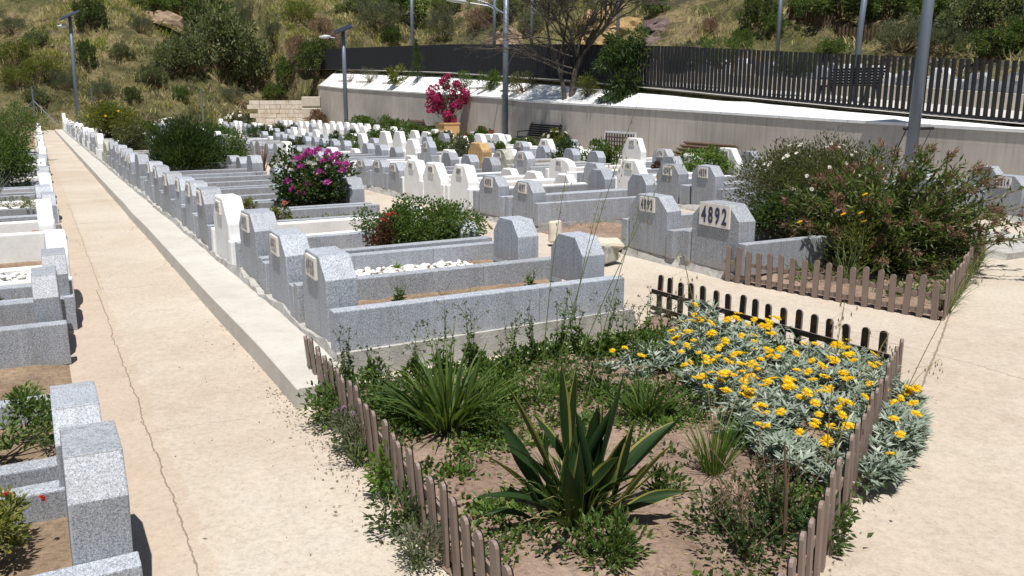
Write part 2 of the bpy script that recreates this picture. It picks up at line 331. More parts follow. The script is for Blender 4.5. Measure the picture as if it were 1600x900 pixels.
M['g_rosemary']=leafm('leaf_rosemary',(.025,.05,.02),(.045,.085,.03),(.08,.12,.05))
M['g_silver']=leafm('leaf_silver',(.16,.21,.16),(.27,.32,.27),(.42,.46,.41),.2,.6)
M['g_grey']=leafm('leaf_grey',(.09,.10,.07),(.14,.15,.10),(.2,.2,.15))
M['g_brown']=leafm('leaf_redbrown',(.16,.08,.065),(.27,.15,.125),(.38,.24,.2),.35)
M['g_strap']=leafm('leaf_strap',(.012,.032,.011),(.02,.046,.014),(.05,.08,.02),.15,.45,.25); M['g_edge']=leafm('leaf_strap_yellow',(.28,.27,.06),(.34,.3,.08),None,.3)
M['h_straw']=leafm('hill_straw',(.38,.32,.15),(.50,.42,.21),(.58,.5,.3),.35); M['h_yellow']=leafm('hill_yellow_grass',(.2,.22,.06),(.30,.31,.08),(.48,.44,.07),.35); M['h_olive']=leafm('hill_olive_grass',(.13,.15,.06),(.2,.21,.09),(.33,.31,.15),.35)
M['h_shrub']=leafm('hill_shrub_leaf',(.09,.11,.05),(.16,.18,.085),(.26,.27,.14),.35); M['h_dark']=leafm('hill_dark_leaf',(.04,.065,.022),(.08,.115,.035),(.13,.16,.06),.35)
M['g_deadbrush']=leafm('dead_brush',(.12,.085,.055),(.2,.15,.10),(.28,.22,.15),.2)
M['g_red']=leafm('leaf_darkred',(.06,.012,.016),(.11,.02,.026),(.05,.05,.02),.3)
M['f_yellow']=leafm('petal_yellow',(.85,.52,.006),(.93,.62,.01),(.9,.7,.03),.3,.5,.2); M['f_eye']=plain('flower_eye',(.40,.17,.01),.8)
M['f_white']=leafm('petal_white',(.75,.75,.72),(.85,.85,.82),None,.2); M['f_mag']=leafm('petal_magenta',(.55,.05,.42),(.68,.12,.55),(.8,.3,.7),.35)
M['f_boug']=leafm('bract_magenta',(.45,.012,.14),(.62,.025,.24),(.28,.01,.08),.35); M['f_red']=leafm('petal_red',(.65,.03,.04),(.75,.06,.08),None,.3); M['f_pink']=leafm('petal_pink',(.8,.16,.16),(.85,.25,.25),None,.3)
M['f_lilac']=leafm('petal_lilac',(.36,.22,.34),(.42,.28,.4),None,.3)
# ------------------------------------------------------------------ setting: ground, hill, paving
def gridmesh(name,us,vs,zf,mat,kind='structure',label=None):
    U,Vv=np.meshgrid(us,vs,indexing='ij'); Z=zf(U,Vv); V=np.stack([U,-Vv,Z],-1).reshape(-1,3); n=len(vs)
    a=np.array([(i*n+j,i*n+j+1,(i+1)*n+j+1,(i+1)*n+j) for i in range(len(us)-1) for j in range(n-1)])
    o=MB().add(V,[a]).build(name,mat,smooth=True); o.location=W(0,0,0); o.rotation_euler=(0,0,AUV)
    tag(o,kind=kind); return o
tus=np.concatenate([np.arange(-60,-8,4),np.arange(-8,50,1.5),np.arange(50,100,.55),np.arange(100,300,8)]); tvs=np.concatenate([np.arange(-220,-60,10),np.arange(-60,14,.75),np.arange(14,17.2,.4),np.arange(17.5,24,1.),np.arange(24,70,.6),np.arange(70,260,10)])
def tfun(U,V_): return np.vectorize(thill)(U,V_)
hill=gridmesh('ground',tus,tvs,tfun,M['hill'])
gridmesh('concrete_path',np.arange(-9,56,1.),np.concatenate([np.arange(-1.2,15.2,.8),[15.22]]),lambda u,v: gz(u,v),M['path'])
gridmesh('terrace_paving',np.arange(-12,62,2.),np.array([16.2,17,18,19,20,20.8]),lambda u,v: tz(u)+.01+0*v,M['kerb'])
gridmesh('left_soil',np.arange(-4,52,1.),np.array([-9,-6,-4,-2.6,-1.3,-1.1]),lambda u,v: gz(u,v)+.03*(v<-1.2),M['gsoil'])
# raised kerb strip in front of the long row, with the mortar bed behind it
b=MB(); us=np.arange(-.12+.3,52,.5); prof=[(-.012,0),(0.0,.118),(.012,.125),(.355,.125),(.355,-.05)]
prof=[(0,-.05)]+prof
V=[];
for i,u in enumerate(us):
    for v,z in prof: V.append((u, -(v+.012*mnoise.noise(Vector((u*.5,v*3,0)))), gz(u,0)+z+ (.012*mnoise.noise(Vector((u*.8,z*5,2))) if z>0 else 0)))
n=len(prof); fs=[(i*n+j,i*n+j+1,(i+1)*n+j+1,(i+1)*n+j) for i in range(len(us)-1) for j in range(n-1)]+[tuple(range(n))[::-1]]
o=b.add(V,fs).build('raised_kerb',M['kerb']); o.location=W(0,0,0); o.rotation_euler=(0,0,AUV); tag(o,kind='structure')
def mortar(u0,u1,v0,v1,h,name='mortar_bed'):
    us=np.arange(u0,u1+.01,.16); V=[]; pr=[(v0-.03,0.),(v0,.5),(v0+.03,1.),(v1-.03,1.),(v1,.5),(v1+.03,0)]
    for u in us:
        for j,(v,k) in enumerate(pr):
            nz=mnoise.noise(Vector((u*2.1,j*.9,v0))); n2=mnoise.noise(Vector((u*7,j*2.,v0+5)))
            V.append((u+(0 if 0<j<5 else 0),-(v+.028*nz+.018*n2),gz(u,v0)-.04+k*(h+.04)+(.035*nz+.022*n2)*(k>0)))
    n=len(pr); fs=[(i*n+j,i*n+j+1,(i+1)*n+j+1,(i+1)*n+j) for i in range(len(us)-1) for j in range(n-1)]+[tuple(range(n))[::-1],tuple((len(us)-1)*n+j for j in range(n))]
    o=MB().add(V,fs).build(name,M['mortar']); o.location=W(0,0,0); o.rotation_euler=(0,0,AUV); return tag(o,kind='structure')
mortar(.56,51.5,.33,2.62,.17); mortar(1.5,3.5,4.57,6.85,.10); mortar(5.3,50,4.57,6.9,.10)
for v0 in (7.9,10.9,13.0): mortar(1.,48,v0-.05,v0+1.5,.07)
# planter soil
def polysoil(name,poly,h,mat,amp=.03):
    poly=[np.array(p) for p in poly]; c=sum(poly)/len(poly); rings=14; V=[];per=[]
    for i in range(len(poly)):
        a,b2=poly[i],poly[(i+1)%len(poly)]; k=max(2,int(np.linalg.norm(b2-a)/.12))
        per+= [a+(b2-a)*j/k for j in range(k)]
    n=len(per)
    for r in range(rings):
        s_=1-r/rings
        for p in per:
            q=c+(p-c)*s_; e=min(1,(1-s_)*6); z=gz(q[0],q[1])+.006+e*(h+amp*mnoise.noise(Vector((q[0]*3,q[1]*3,0)))+amp*.6*mnoise.noise(Vector((q[0]*9,q[1]*9,4))))
            V.append((q[0],-q[1],z))
    V.append((c[0],-c[1],gz(*c)+h)); fs=[(r*n+j,r*n+(j+1)%n,(r+1)*n+(j+1)%n,(r+1)*n+j) for r in range(rings-1) for j in range(n)]+[((rings-1)*n+j,(rings-1)*n+(j+1)%n,rings*n) for j in range(n)]
    o=MB().add(V,fs).build(name,mat,smooth=True); o.location=W(0,0,0); o.rotation_euler=(0,0,AUV); return tag(o,kind='structure')
PL=[(.3,.12),(.36,2.5),(.93,3.12),(-1.23,3.17),(-3.15,.1),(-1.6,.0),(-.2,.1)]
polysoil('planter_soil',PL,.05,M['soil'])
PL2=[(1.70,4.54),(-.34,4.93),(1.25,7.9),(1.75,6.6)]
polysoil('planter_soil',PL2,.05,M['soil'])
polysoil('grave_plot_soil',[(3.5,4.62),(5.3,4.62),(5.3,6.8),(3.5,6.8)],.07,M['soil'],.05)
def inpoly(u,v,P_):
    c=False;j=len(P_)-1
    for i in range(len(P_)):
        a,b2=P_[i],P_[j]
        if (a[1]>v)!=(b2[1]>v) and u<(b2[0]-a[0])*(v-a[1])/(b2[1]-a[1])+a[0]: c=not c
        j=i
    return c
# ------------------------------------------------------------------ retaining wall, ledge, terrace fence
def uvobj(o,label,cat,group=None): o.location=W(0,0,0); o.rotation_euler=(0,0,AUV); return tag(o,label,cat,group)
us=np.arange(-10,51.3,.9); b=MB(); V=[]
for u in us:
    zt=float(wallz(u))
    V+=[(u,-15.2,-.6),(u,-15.2,zt),(u,-15.45,zt),(u,-15.45,-.6)]
fs=[(i*4+j,i*4+(j+1)%4,(i+1)*4+(j+1)%4,(i+1)*4+j) for i in range(len(us)-1) for j in range(4)]+[(0,1,2,3),tuple((len(us)-1)*4+j for j in(3,2,1,0))]
uvobj(b.add(V,fs).build('retaining_wall',M['wall']),'long beige concrete retaining wall behind the graves','retaining wall')
# white sloping ledge / plots between wall and fence
V=[];us=np.arange(-10,51.3,.45)
for u in us:
    zw=float(wallz(u)); zf=float(tz(u)); cap=.02*mnoise.noise(Vector((u*.9,1,1)))
    k=float(sst(13.5,15,u)); zf2=zf-.10-.05*k
    V+=[(u,-15.17,zw-.035),(u,-15.17,zw+.03),(u,-15.3,zw+.035+cap*.3),(u,-15.7,zw+.05+(zf2-zw)*.30+cap),(u,-16.15,zw+.05+(zf2-zw)*.8+cap),(u,-16.45,zf2),(u,-16.45,zf-.02*(1-k)-.02),(u,-16.62,zf-.02*(1-k)-.02)]
n=8; fs=[(i*n+j,i*n+j+1,(i+1)*n+j+1,(i+1)*n+j) for i in range(len(us)-1) for j in range(n-1)]+[tuple(range(n)),tuple((len(us)-1)*n+j for j in range(n-1,-1,-1))]
uvobj(MB().add(V,fs).build('whitewashed_ledge',M['ledge']),'whitewashed sloping ledge on top of the beige retaining wall','ledge')
fe=empty('bar_fence',W(0,0,0),AUV,'long charcoal metal fence of upright bars above the white ledge','fence')
fb=MB(); fb.box((0,0,0),(.062,.075,1.16)); fb0=fb.build('bar',M['iron'],fe)
ubar=np.arange(4.2,60,.168); far=MB()
for i,u in enumerate(ubar):
    z=float(tz(u)); hh=1.0+.06*min(1,max(0,(u-8)/10))
    if i<100:
        o=fb0 if i==0 else fb0.copy()
        if i: col.objects.link(o)
        o.parent=fe; o.location=(u,-16.5,z+.08+.58*hh); o.scale=(1,1,hh); o.rotation_euler=(0,R(random.uniform(-.5,.5)),0)
    else: far.box((u,-16.5,z+.08+.58*hh),(.062,.075,1.16*hh))
tag(far.build('far_bars',M['iron'],fe),kind='stuff')
V=[];
for u in np.arange(4,60.1,1.): z=float(tz(u)); V+=[(u,-16.44,z+.03),(u,-16.44,z+.085),(u,-16.56,z+.085),(u,-16.56,z+.03)]
k=len(V)//4; fs=[(i*4+j,i*4+(j+1)%4,(i+1)*4+(j+1)%4,(i+1)*4+j) for i in range(k-1) for j in range(4)]+[(0,1,2,3)]
MB().add(V,fs).build('bottom_rail',M['iron'],fe)
# block wall at the far left end of the retaining wall
def blockwall():
    
    root=empty('block_wall',(0,0,0),0,'low wall of pale stacked blocks at the left end of the retaining wall','wall')
    b=MB(); p0=np.array(W(51.4,14.9)); p1=P3(403,190,p0[1]-.8); p1[2]=0; L=np.linalg.norm(p1-p0); d=(p1-p0)/L; ang=math.atan2(d[1],d[0]); z0=-.62
    for r in range(7):
        x=-(r%2)*.35
        while x<L-.1:
            wv=random.uniform(.55,.95); c=p0+d*(x+wv/2); b.box((c[0],c[1],z0+.14+r*.27),(wv-.02,.3+random.uniform(-.02,.02),.255),ang); x+=wv
    b.build('blocks',plaster('pale_blocks',(.66,.60,.52),(.42,.29,.19),.8,2.5,.6),root)
    for r,(wv,hh) in enumerate(((1.3,.75),(1.2,.7),(1.15,.65))):
        m=MB(); m.box((0,0,0),(wv,.55,hh-.03)); o=m.build('large_block',M['weather'],root); q=p0-d*(-.1)+np.array([0,-.3,0]); o.location=(q[0],q[1],z0+.37+r*.72); o.rotation_euler=(0,0,ang); bevel(o,.03,1)
        o.data.materials.clear(); o.data.materials.append(M['slab'])
blockwall()
# ------------------------------------------------------------------ number plates
dig={}
def digit_mesh(ch):
    if ch in dig: return dig[ch]
    cu=bpy.data.curves.new('digit','FONT'); cu.body=ch; cu.size=1; cu.offset=.034; cu.align_x='CENTER'; cu.resolution_u=3
    ob=bpy.data.objects.new('digit',cu); col.objects.link(ob); dg=bpy.context.evaluated_depsgraph_get(); dg.update()
    me=bpy.data.meshes.new_from_object(ob.evaluated_get(dg)); V=np.array([v.co[:] for v in me.vertices]); Fs=[tuple(p.vertices) for p in me.polygons]
    bpy.data.objects.remove(ob); dig[ch]=(V,Fs); return dig[ch]
def plate(num,wd,hh,parent,y,zc,x0=0.,big=False):
    b=MB(); b.box((x0,y-.008,zc),(wd,.016,hh),m=0)
    bw=.026 if big else .010
    for sx in ((-1,1) if big else ()):
        for sz in np.arange(-hh/2+bw/2,hh/2,bw*1.25): b.box((x0+sx*(wd/2-bw/2-.004),y-.017,zc+sz),(bw*.7,.002,bw*.7),m=2)
    for sx in (np.arange(-wd/2+bw*1.6,wd/2-bw*1.2,bw*1.35) if big else ()):
        for sz in(-1,1): b.box((x0+sx,y-.017,zc+sz*(hh/2-bw/2-.004)),(bw*.7,.002,bw*.7),m=2)
    n=len(num); cell=(wd-2*bw-.012)/n; s=(hh-2*bw-.03 if big else hh*.68)/.70
    for i,ch in enumerate(num):
        V,Fs=digit_mesh(ch)
        if len(V)==0: continue
        mx=(V[:,0].max()+V[:,0].min())/2; sc=min(s,cell*.80/(V[:,0].max()-V[:,0].min()+1e-6)) if False else s*.8
        X=x0-wd/2+bw+.006+cell*(i+.5)+(V[:,0]-mx)*min(sc,cell*.85/.6); Z=zc+(V[:,1]-.35)*s
        b.add(np.stack([X,np.full_like(X,y-.0185),Z],1),Fs,1)
    return b.build('number_plate',[M['ceramic'],M['digit'],M['platerim']],parent)
# ------------------------------------------------------------------ graves
def hexprof(wd,h,tw,ch): return [(-wd/2,0),(-wd/2,h-ch),(-tw/2,h),(tw/2,h),(wd/2,h-ch),(wd/2,0)]
def roundprof(wd,h):
    p=[(-wd/2,0),(-wd/2,h*.62)]+[(-wd/2+wd/2*(1-math.cos(a)) ,h*.62+h*.38*math.sin(a)**.75) for a in np.linspace(.25,math.pi/2,5)]
    return p+[(-x,z) for x,z in reversed(p[:-1])]
HS={}
def stone_mesh(kind):
    if kind in HS: return HS[kind]
    b=MB()
    if kind=='g':   b.prism(hexprof(.58,.56,.31,.13),0,.19); mt=M['granite']
    elif kind=='p': b.prism(hexprof(.58,.56,.31,.13),0,.19); mt=M['granite2']
    elif kind=='s': b.prism(hexprof(.50,.42,.30,.10),0,.17); mt=M['granite']
    elif kind=='w': b.prism(hexprof(.70,.66,.34,.24),0,.17); mt=M['white']
    elif kind=='W': b.prism(hexprof(.74,.82,.38,.30),0,.17); mt=M['white']
    elif kind=='r': b.prism(roundprof(.74,.56),0,.18); mt=M['white']
    elif kind=='c': b.prism(hexprof(.70,.60,.34,.2),0,.2); mt=M['weather']
    elif kind=='o': b.prism(hexprof(.78,.74,.46,.2),0,.26); mt=M['gold']
    elif kind=='f': b.prism(hexprof(.46,.36,.24,.13),0,.2); mt=M['granite']
    elif kind=='F': b.prism(hexprof(.55,.38,.28,.15),0,.15); mt=M['white']
    o=b.build('headstone',mt); 
    if kind=='c': rough(o,.02,6,4)
    elif kind=='o': bevel(o,.02,1); rough(o,.018,11,4)
    elif kind in 'wWrF': bevel(o,.02,2)
    else: bevel(o,.007,2)
    HS[kind]=o.data; bpy.data.objects.remove(o); return HS[kind]
CB={}
def curb_mesh(L,mat,wd=.11,h=.30,step=False):
    k=(round(L,2),mat,wd,h,step)
    if k in CB: return CB[k]
    b=MB(); b.box((0,L/2,h/2),(wd,L,h)); o=b.build('side_curb',M[mat]); bevel(o,.007 if mat[0]=='g' else .015,2); CB[k]=o.data; bpy.data.objects.remove(o); return CB[k]
def mk(name,me,parent,loc=(0,0,0),rot=(0,0,0),sc=(1,1,1)):
    o=bpy.data.objects.new(name,me); col.objects.link(o); o.parent=parent; o.location=loc; o.rotation_euler=rot; o.scale=sc; return o
beds={}
def bed_mesh(wd,L,mat):
    k=(round(wd,2),round(L,2),mat)
    if k in beds: return beds[k]
    nx,ny=8,18; V=[((i/nx-.5)*wd,j/ny*L,.025*mnoise.noise(Vector((i*1.1,j*.9,3)))+.012*mnoise.noise(Vector((i*3.,j*3.,1)))) for i in range(nx+1) for j in range(ny+1)]
    fs=[(i*(ny+1)+j,(i+1)*(ny+1)+j,(i+1)*(ny+1)+j+1,i*(ny+1)+j+1) for i in range(nx) for j in range(ny)]
    o=MB().add(V,fs).build('soil_bed',M[mat],smooth=True); beds[k]=o.data; bpy.data.objects.remove(o); return beds[k]
DESC={'g':'grey granite grave','p':'pale granite grave','s':'small grey granite grave','w':'whitewashed grave with angular headstone','W':'tall whitewashed grave','r':'white grave with rounded headstone','c':'weathered cement grave','o':'golden rough stone grave'}
def grave(u,v,z,kind,label,group,num=None,pitchw=.98,L=2.1,full=True,hs=1.,side=1,big=False,bedz=.12,curb=.30,foot=True,curbfront=-.02,name='grave',hsx=1.,hoff=0.,hsy=1.):
    rz=AROW+(math.pi if side<0 else 0)+R(random.uniform(-1.2,1.2))
    r=empty(name,W(u,v+random.uniform(-.02,.02),z+random.uniform(-.012,.012)),rz,label,'grave',group); hs=hs*random.uniform(.95,1.06)
    j=random.uniform(-.02,.02)
    h=mk('headstone',stone_mesh(kind),r,(j+hoff,0,0),(R(random.uniform(-2,2)),R(random.uniform(-1,1)),0),(hsx*random.uniform(.96,1.04),hsy*random.uniform(.9,1.12),hs))
    top={'g':.56,'p':.56,'s':.42,'w':.66,'W':.82,'r':.56,'c':.6,'o':.74}[kind]
    if num:
        if big: plate(num,.37,.195,h,0,top-.105)
        elif kind in 'gps': plate(num,.22,.14,h,0,top-.09,-.0)
        else: plate(num,.20,.13,h,0,top-.11)
    wh=kind in 'wWr'; cm='white' if wh else ('weather' if kind=='c' else 'granite' if kind in 'gs' else 'granite2'); 
    if full:
        x=pitchw/2-.055
        for s_ in(-1,1):
            mk('side_curb',curb_mesh(L-curbfront,cm,h=curb),r,(s_*x,curbfront,0),(0,0,0),(1,1,1+random.uniform(-.03,.05)))
        mk('soil_bed',bed_mesh(pitchw-.2,L-.3,'gsoil'),r,(0,.15,bedz))
        if foot: mk('footstone',stone_mesh('F' if wh else 'f'),r,(0,L-.2,.03 if wh else .05+curb*.5*(foot if foot<1 else 1)),(0,0,0),(1,1,foot*(1+random.uniform(-.05,.05))))
    return r
GA='graves in the row along the path'; GB='graves in the row across the middle path'; GC='graves in the third row'; GD='graves in the fourth row'; GE='graves in the back row by the retaining wall'; GL='graves in the row left of the path'; GU='graves on the upper terrace'
# row A
A=[(1.09,'g','4950'),(2.1,'g','4951'),(3.22,'g','4952'),(4.35,'w','4953'),(5.4,'g','4954'),(6.6,'g','4955'),(7.4,'g','4956'),(8.25,'g','4957'),(9.5,'g','4958'),(10.45,'g','4959'),
   (12.3,'g',None),(13.2,'g','4961'),(14.1,'g','4962'),(15.0,'g','4963'),(15.9,'g','4964'),(16.9,'g',None),(18.0,'g',None),(19.1,'c',None),(20.2,'c',None),(22.2,'w',None),(23.6,'c',None),(25.4,'g',None),(26.6,'w',None)]
u=28.2; kk='gwgswgwwgsgw'; i=0
while u<50.5: A.append((u,kk[i%12],None)); u+=1.15; i+=1
A.append((50.4,'W',None))
for i,(u,k,n) in enumerate(A):
    tall=1.05 if k=='g' else 1.
    if i==len(A)-1: tall=1.05
    lab=f"{DESC[k]}, "+(f"plate {n}, " if n and i<8 else '')+f"{ordn(i+1)} from the front beside the path"
    grave(u,.40,float(gz(u,.4))+.16,k,lab,GA,n,L=2.16,hs=tall,full=u<34,curb=.26 if i else .27,pitchw=.98,foot=(1,1,.62,1,0)[i] if i<5 else random.choice([.6,.8,1,.9]))
# row B
Bl=[(1.93,'g','4892',1.12),(2.98,'g','4893',1.05),(5.78,'g','4897',1.),(6.75,'g','4898',1.05),(7.85,'w','4899',.95),(8.85,'w','4900',.95),(9.75,'w','4901',.95),(10.6,'g','4902',.95),(11.5,'g','4903',.95),(12.4,'g','4904',.93)]
u=14.6; kk='wgggwgggggggcgwggwsgwg'; i=0
while u<48: Bl.append((u,kk[i%22],None,.93)); u+=.98+random.uniform(-.05,.08); i+=1
for i,(u,k,n,h) in enumerate(Bl):
    lab=f"{DESC[k]}, "+(f"plate {n}, " if n else '')+f"{ordn(i+1)} from the right across the middle path"
    grave(u,4.6,float(gz(u,4.6))+.09,k,lab,GB,n,L=2.1,hs=h,full=u<30,pitchw=.93,big=(n=='4892'),hsx=1.15 if i<2 else 1)
# row C
Cl=[(3.4,'g',None,1.),(4.6,'g',None,1.),(5.95,'g','4839',1.1),(6.85,'g','4840',1.1),(7.95,'w','4841',1.),(9.1,'s',None,1.2),(10.3,'r','4843',1.),(11.75,'p','4845',1.1),(12.8,'c','4846',1.05),(14.0,'o',None,.9),(15.6,'w',None,.7),(17.0,'g','4847',1.1),(18.0,'w',None,1.),(19.1,'W',None,1.),(20.1,'W',None,1.)]
u=21.2; kk='gwwgsgwgwwgsgwgwwg'; i=0
while u<46: Cl.append((u,kk[i%18],None,1.)); u+=1.0+random.uniform(-.05,.1); i+=1
for i,(u,k,n,h) in enumerate(Cl):
    lab=f"{DESC[k]}, "+(f"plate {n}, " if n else '')+f"{ordn(i+1)} from the right in the third row"
    grave(u,7.95,float(gz(u,8))+.06,k,lab,GC,n,L=2.0,hs=h,full=u<26,pitchw=.9)
Dl=[(3.0,'g','4814',1.),(4.4,'g',None,.9),(5.8,'g',None,.9),(7.0,'p','4791',.95),(8.75,'w','4793',1.05),(9.9,'p','4792',.9),(10.8,'p','4794',1.1),(11.9,'W','4795',.95),(14.3,'w',None,.8),(15.8,'w','4796',1.),(17.2,'g','4797',1.),(18.6,'w',None,1.1),(19.8,'w',None,1.1),(21.0,'w',None,.9),(22.6,'g',None,1.1)]
u=24; kk='wwgwwgwwgwwwwg'; i=0
while u<45: Dl.append((u,kk[i%14],None,1.)); u+=1.05+random.uniform(-.1,.15); i+=1
for i,(u,k,n,h) in enumerate(Dl):
    lab=f"{DESC[k]}, "+(f"plate {n}, " if n else '')+f"{ordn(i+1)} from the right in the fourth row"
    grave(u,10.9,float(gz(u,11))+.05,k,lab,GD,n,L=1.9,hs=h,full=u<22,pitchw=.9)
u=22; kk='wwwgwwsgwwgwwww'; i=0
while u<47:
    k=kk[i%15]; grave(u,13.0,float(gz(u,13))+.05,k,f"{DESC[k]}, {ordn(i+1)} from the right in the row before the wall",GE,None,hs=.85,full=False,pitchw=.9); u+=1.12+random.uniform(-.1,.2); i+=1
# row L, left of the path, facing it
Ll=[(-1.11,'g',.88,.55,.93,-1.01,.19),(.02,'g',1.06,.55,.9,-1.03,.19),(2.2,'g',.9,.58,.98,-1.08,.27),(3.05,'g',.66,.5,1.05,-1.03,.27),(3.85,'r',.8,.6,1.08,-1.0,.27),(4.85,'s',.6,.5,.85,-1.02,.12),(6.5,'w',1.0,.6,.92,-1.05,.32),(7.7,'g',1.0,.6,1.,-1.0,.25),(8.8,'g',.95,.6,1.,-1.,.25)]
u=9.9; kk='wgpgwgggwsgwggw'; i=0
while u<44: Ll.append((u,kk[i%15],.95,.6,1.,-.98+.006*(u-10),.25)); u+=1.05+random.uniform(0,.12); i+=1
for i,(u,k,pw,sw,hs,v,cb) in enumerate(Ll):
    if i==5: cb=.1
    lab=f"{DESC[k]}, {ordn(i+1)} from the front in the row left of the path"
    r=grave(u,v,float(gz(u,0)),k,lab,GL,None,pitchw=pw,L=2.0,full=u<26,hs=hs,side=-1,curb=cb,bedz=(.07 if i<2 else .12) if i!=5 else .04,foot=u<12,hsx=.96,hsy=.88,hoff=(-.03,-.5)[i] if i<2 else 0)
# upper terrace: low wall and graves
mbw=MB(); V=[]
for u in np.arange(2,46,1.): z=float(tz(u)); V+=[(u,-20.6,z-.1),(u,-20.6,z+.42),(u,-20.85,z+.42),(u,-20.85,z-.1)]
k=len(V)//4; fs=[(i*4+j,i*4+(j+1)%4,(i+1)*4+(j+1)%4,(i+1)*4+j) for i in range(k-1) for j in range(4)]+[(0,1,2,3)]
uvobj(mbw.add(V,fs).build('low_wall',M['slab']),'low beige wall carrying the graves on the upper terrace behind the bar fence','low wall')
gridmesh('terrace_ground',np.arange(0,50,2.),np.array([20.85,22,24,26.]),lambda u,v: tz(u)+.36+0*v,M['gsoil'])
kk='gggwgwwggpgwwgpggwwg'
for i in range(20):
    u=8.2+i*1.08; k=kk[i]
    r=grave(u,21.0+(.8 if i>9 else 0),float(tz(u))+.36,k,f"{DESC[k]}, {ordn(i+1)} from the right on the upper terrace",GU,str(5210+i) if i<6 else None,pitchw=.9,L=1.9,full=i<9,hs=.92)
# ------------------------------------------------------------------ picket fences
pk={}
def picket_mesh(front,back,hh=.33):
    k=(front,back,hh)
    if k in pk: return pk[k]
    wd=.048; prof=[(-wd*.22,-.04),(-wd/2,.0),(-wd/2,hh-.018),(-wd*.38,hh-.006),(-wd*.18,hh),(wd*.18,hh),(wd*.38,hh-.006),(wd/2,hh-.018),(wd/2,0),(wd*.22,-.04)]
    b=MB(); b.prism(prof,-.009,.004,0); b.prism(prof,.0045,.009,1); o=b.build('picket',[M[front],M[back]]); pk[k]=o.data; bpy.data.objects.remove(o); return pk[k]
def fence(a,b_,n,label,front='picket',back='black',group='low picket fences round the planters',lean=0,hh=.33,irregular=1.):
    A_=np.array(W(*a,0)); B_=np.array(W(*b_,0)); d=B_-A_; L=np.linalg.norm(d[:2]); ang=math.atan2(d[1],d[0])
    z0=float(gz(*a)); z1=float(gz(*b_)); r=empty('picket_fence',(A_[0],A_[1],z0),ang,label,'picket fence',group)
    me=picket_mesh(front,back,hh)
    for i in range(n):
        t=(i+.5)/n; zz=(z1-z0)*t+.012*irregular*math.sin(i*1.7)+.01*random.uniform(-1,1)*irregular
        mk('picket',me,r,(t*L,.003*random.uniform(-1,1),zz),(R(random.uniform(-2,2)*irregular+lean),R(random.uniform(-2.2,2.2)*irregular),R(random.uniform(-3,3))))
    for zr in (.19,.055):
        m=MB(); m.box((L/2,.013,zr),(L*1.0,.012,.036),m=0); m.box((L/2,.0215,zr),(L,.004,.036),m=1); o=m.build('rail',[M[front],M[back]],r); o.rotation_euler=(0,-math.atan2(z1-z0,L),0)
    return r
fence((.57,.18),(-2.55,-.02),26,'brown picket fence on the left side of the front planter along the path',lean=3,irregular=.9)
fence((-1.20,3.2),(.98,3.12),17,'black-backed picket fence at the rear of the front planter with yellow flowers',front='picket')
fence((-3.0,.35),(-1.27,3.20),24,'brown picket fence on the right side of the front planter beside yellow flowers',lean=-1)
fence((1.71,4.52),(-.34,4.90),18,'brown picket fence across the front of the second planter below the red-brown shrub')
fence((-.34,4.92),(1.25,7.88),25,'brown picket fence on the right side of the second planter, partly hidden by tall grass')
fence((1.28,7.85),(1.72,5.0),22,'black-backed picket fence behind the red-brown shrub in the second planter')
# ------------------------------------------------------------------ street lamps and poles
def pole(u,v,zb,h,r0,r1,label,kind='plain',lean=(0,0),group='lamp posts and poles',cat='lamp post'):
    e=empty('street_lamp' if kind!='plain' else 'metal_pole',W(u,v,zb),0,label,cat,group)
    b=MB(); b.tube([(0,0,-.2),(lean[0]*.5,lean[1]*.5,h*.5),(lean[0],lean[1],h)],[r0,(r0+r1)/2,r1],12); b.build('post',M['pole'],e,smooth=True)
    return e
u,z=onV(122,190,.9)
def lamp_at(px0,py0,px1,py1,dist,rad,label,panel=True,arm=0,zb=None,panw=.9):
    a=P3(px0,py0,dist); t=P3(px1,py1,dist); e=empty('street_lamp',tuple(a),0,label,'street lamp','street lamps'); d=t-a
    MB().tube([(0,0,-.4),tuple(d*.5),tuple(d)],[rad,rad*.9,rad*.8],12).build('post',M['pole'],e,smooth=True)
    if panel:
        b=MB(); b.box((0,0,0),(panw,panw*.75,.05)); o=b.build('solar_panel',M['panel'],e); o.location=tuple(d+np.array([0,0,.08])); o.rotation_euler=(R(18),R(-22),R(10)); 
    if arm:
        b=MB(); s_=-1 if arm<0 else 1; L=abs(arm); b.tube([tuple(d*.90),tuple(d*.90+np.array([s_*L*.5,0,.12*L])),tuple(d*.90+np.array([s_*L,0,.2*L]))],.03,6); b.build('arm',M['pole'],e)
        b=MB(); c=d*.90+np.array([s_*(L+.2),0,.2*L+.02]); b.tube([tuple(c+np.array([-.28,0,-.02])),tuple(c),tuple(c+np.array([.28,0,.01]))],[.05,.1,.06],8); b.build('lamp_head',M['lampw'],e,smooth=True)
    return e
lamp_at(122,190,109,26,50,.11,'tall solar street lamp standing alone at the far left end of the path',panel=True,arm=-.25,panw=1.05)
lamp_at(541,192,536,48,46.5,.12,'solar street lamp before the left part of the retaining wall',panel=True,arm=-.75,panw=.95)
e=lamp_at(789,209,791,-30,33.9,.12,'thick grey street lamp before the middle of the retaining wall',panel=False,arm=0)
a=P3(789,209,33.9)
for sx,py in ((-1,5),(-1,-3)):
    pa=P3(789,22,33.9)-a; pb=P3(735,py,33.9)-a; b=MB(); b.tube([tuple(pa),tuple((pa+pb)/2+np.array([0,0,.1])),tuple(pb)],.03,6); b.build('arm',M['pole'],e)
pc=P3(712,0,33.9)-a; MB().tube([tuple(pc+np.array([-.35,0,.02])),tuple(pc),tuple(pc+np.array([.4,0,-.08]))],[.05,.1,.05],8).build('lamp_head',M['lampw'],e,smooth=True)
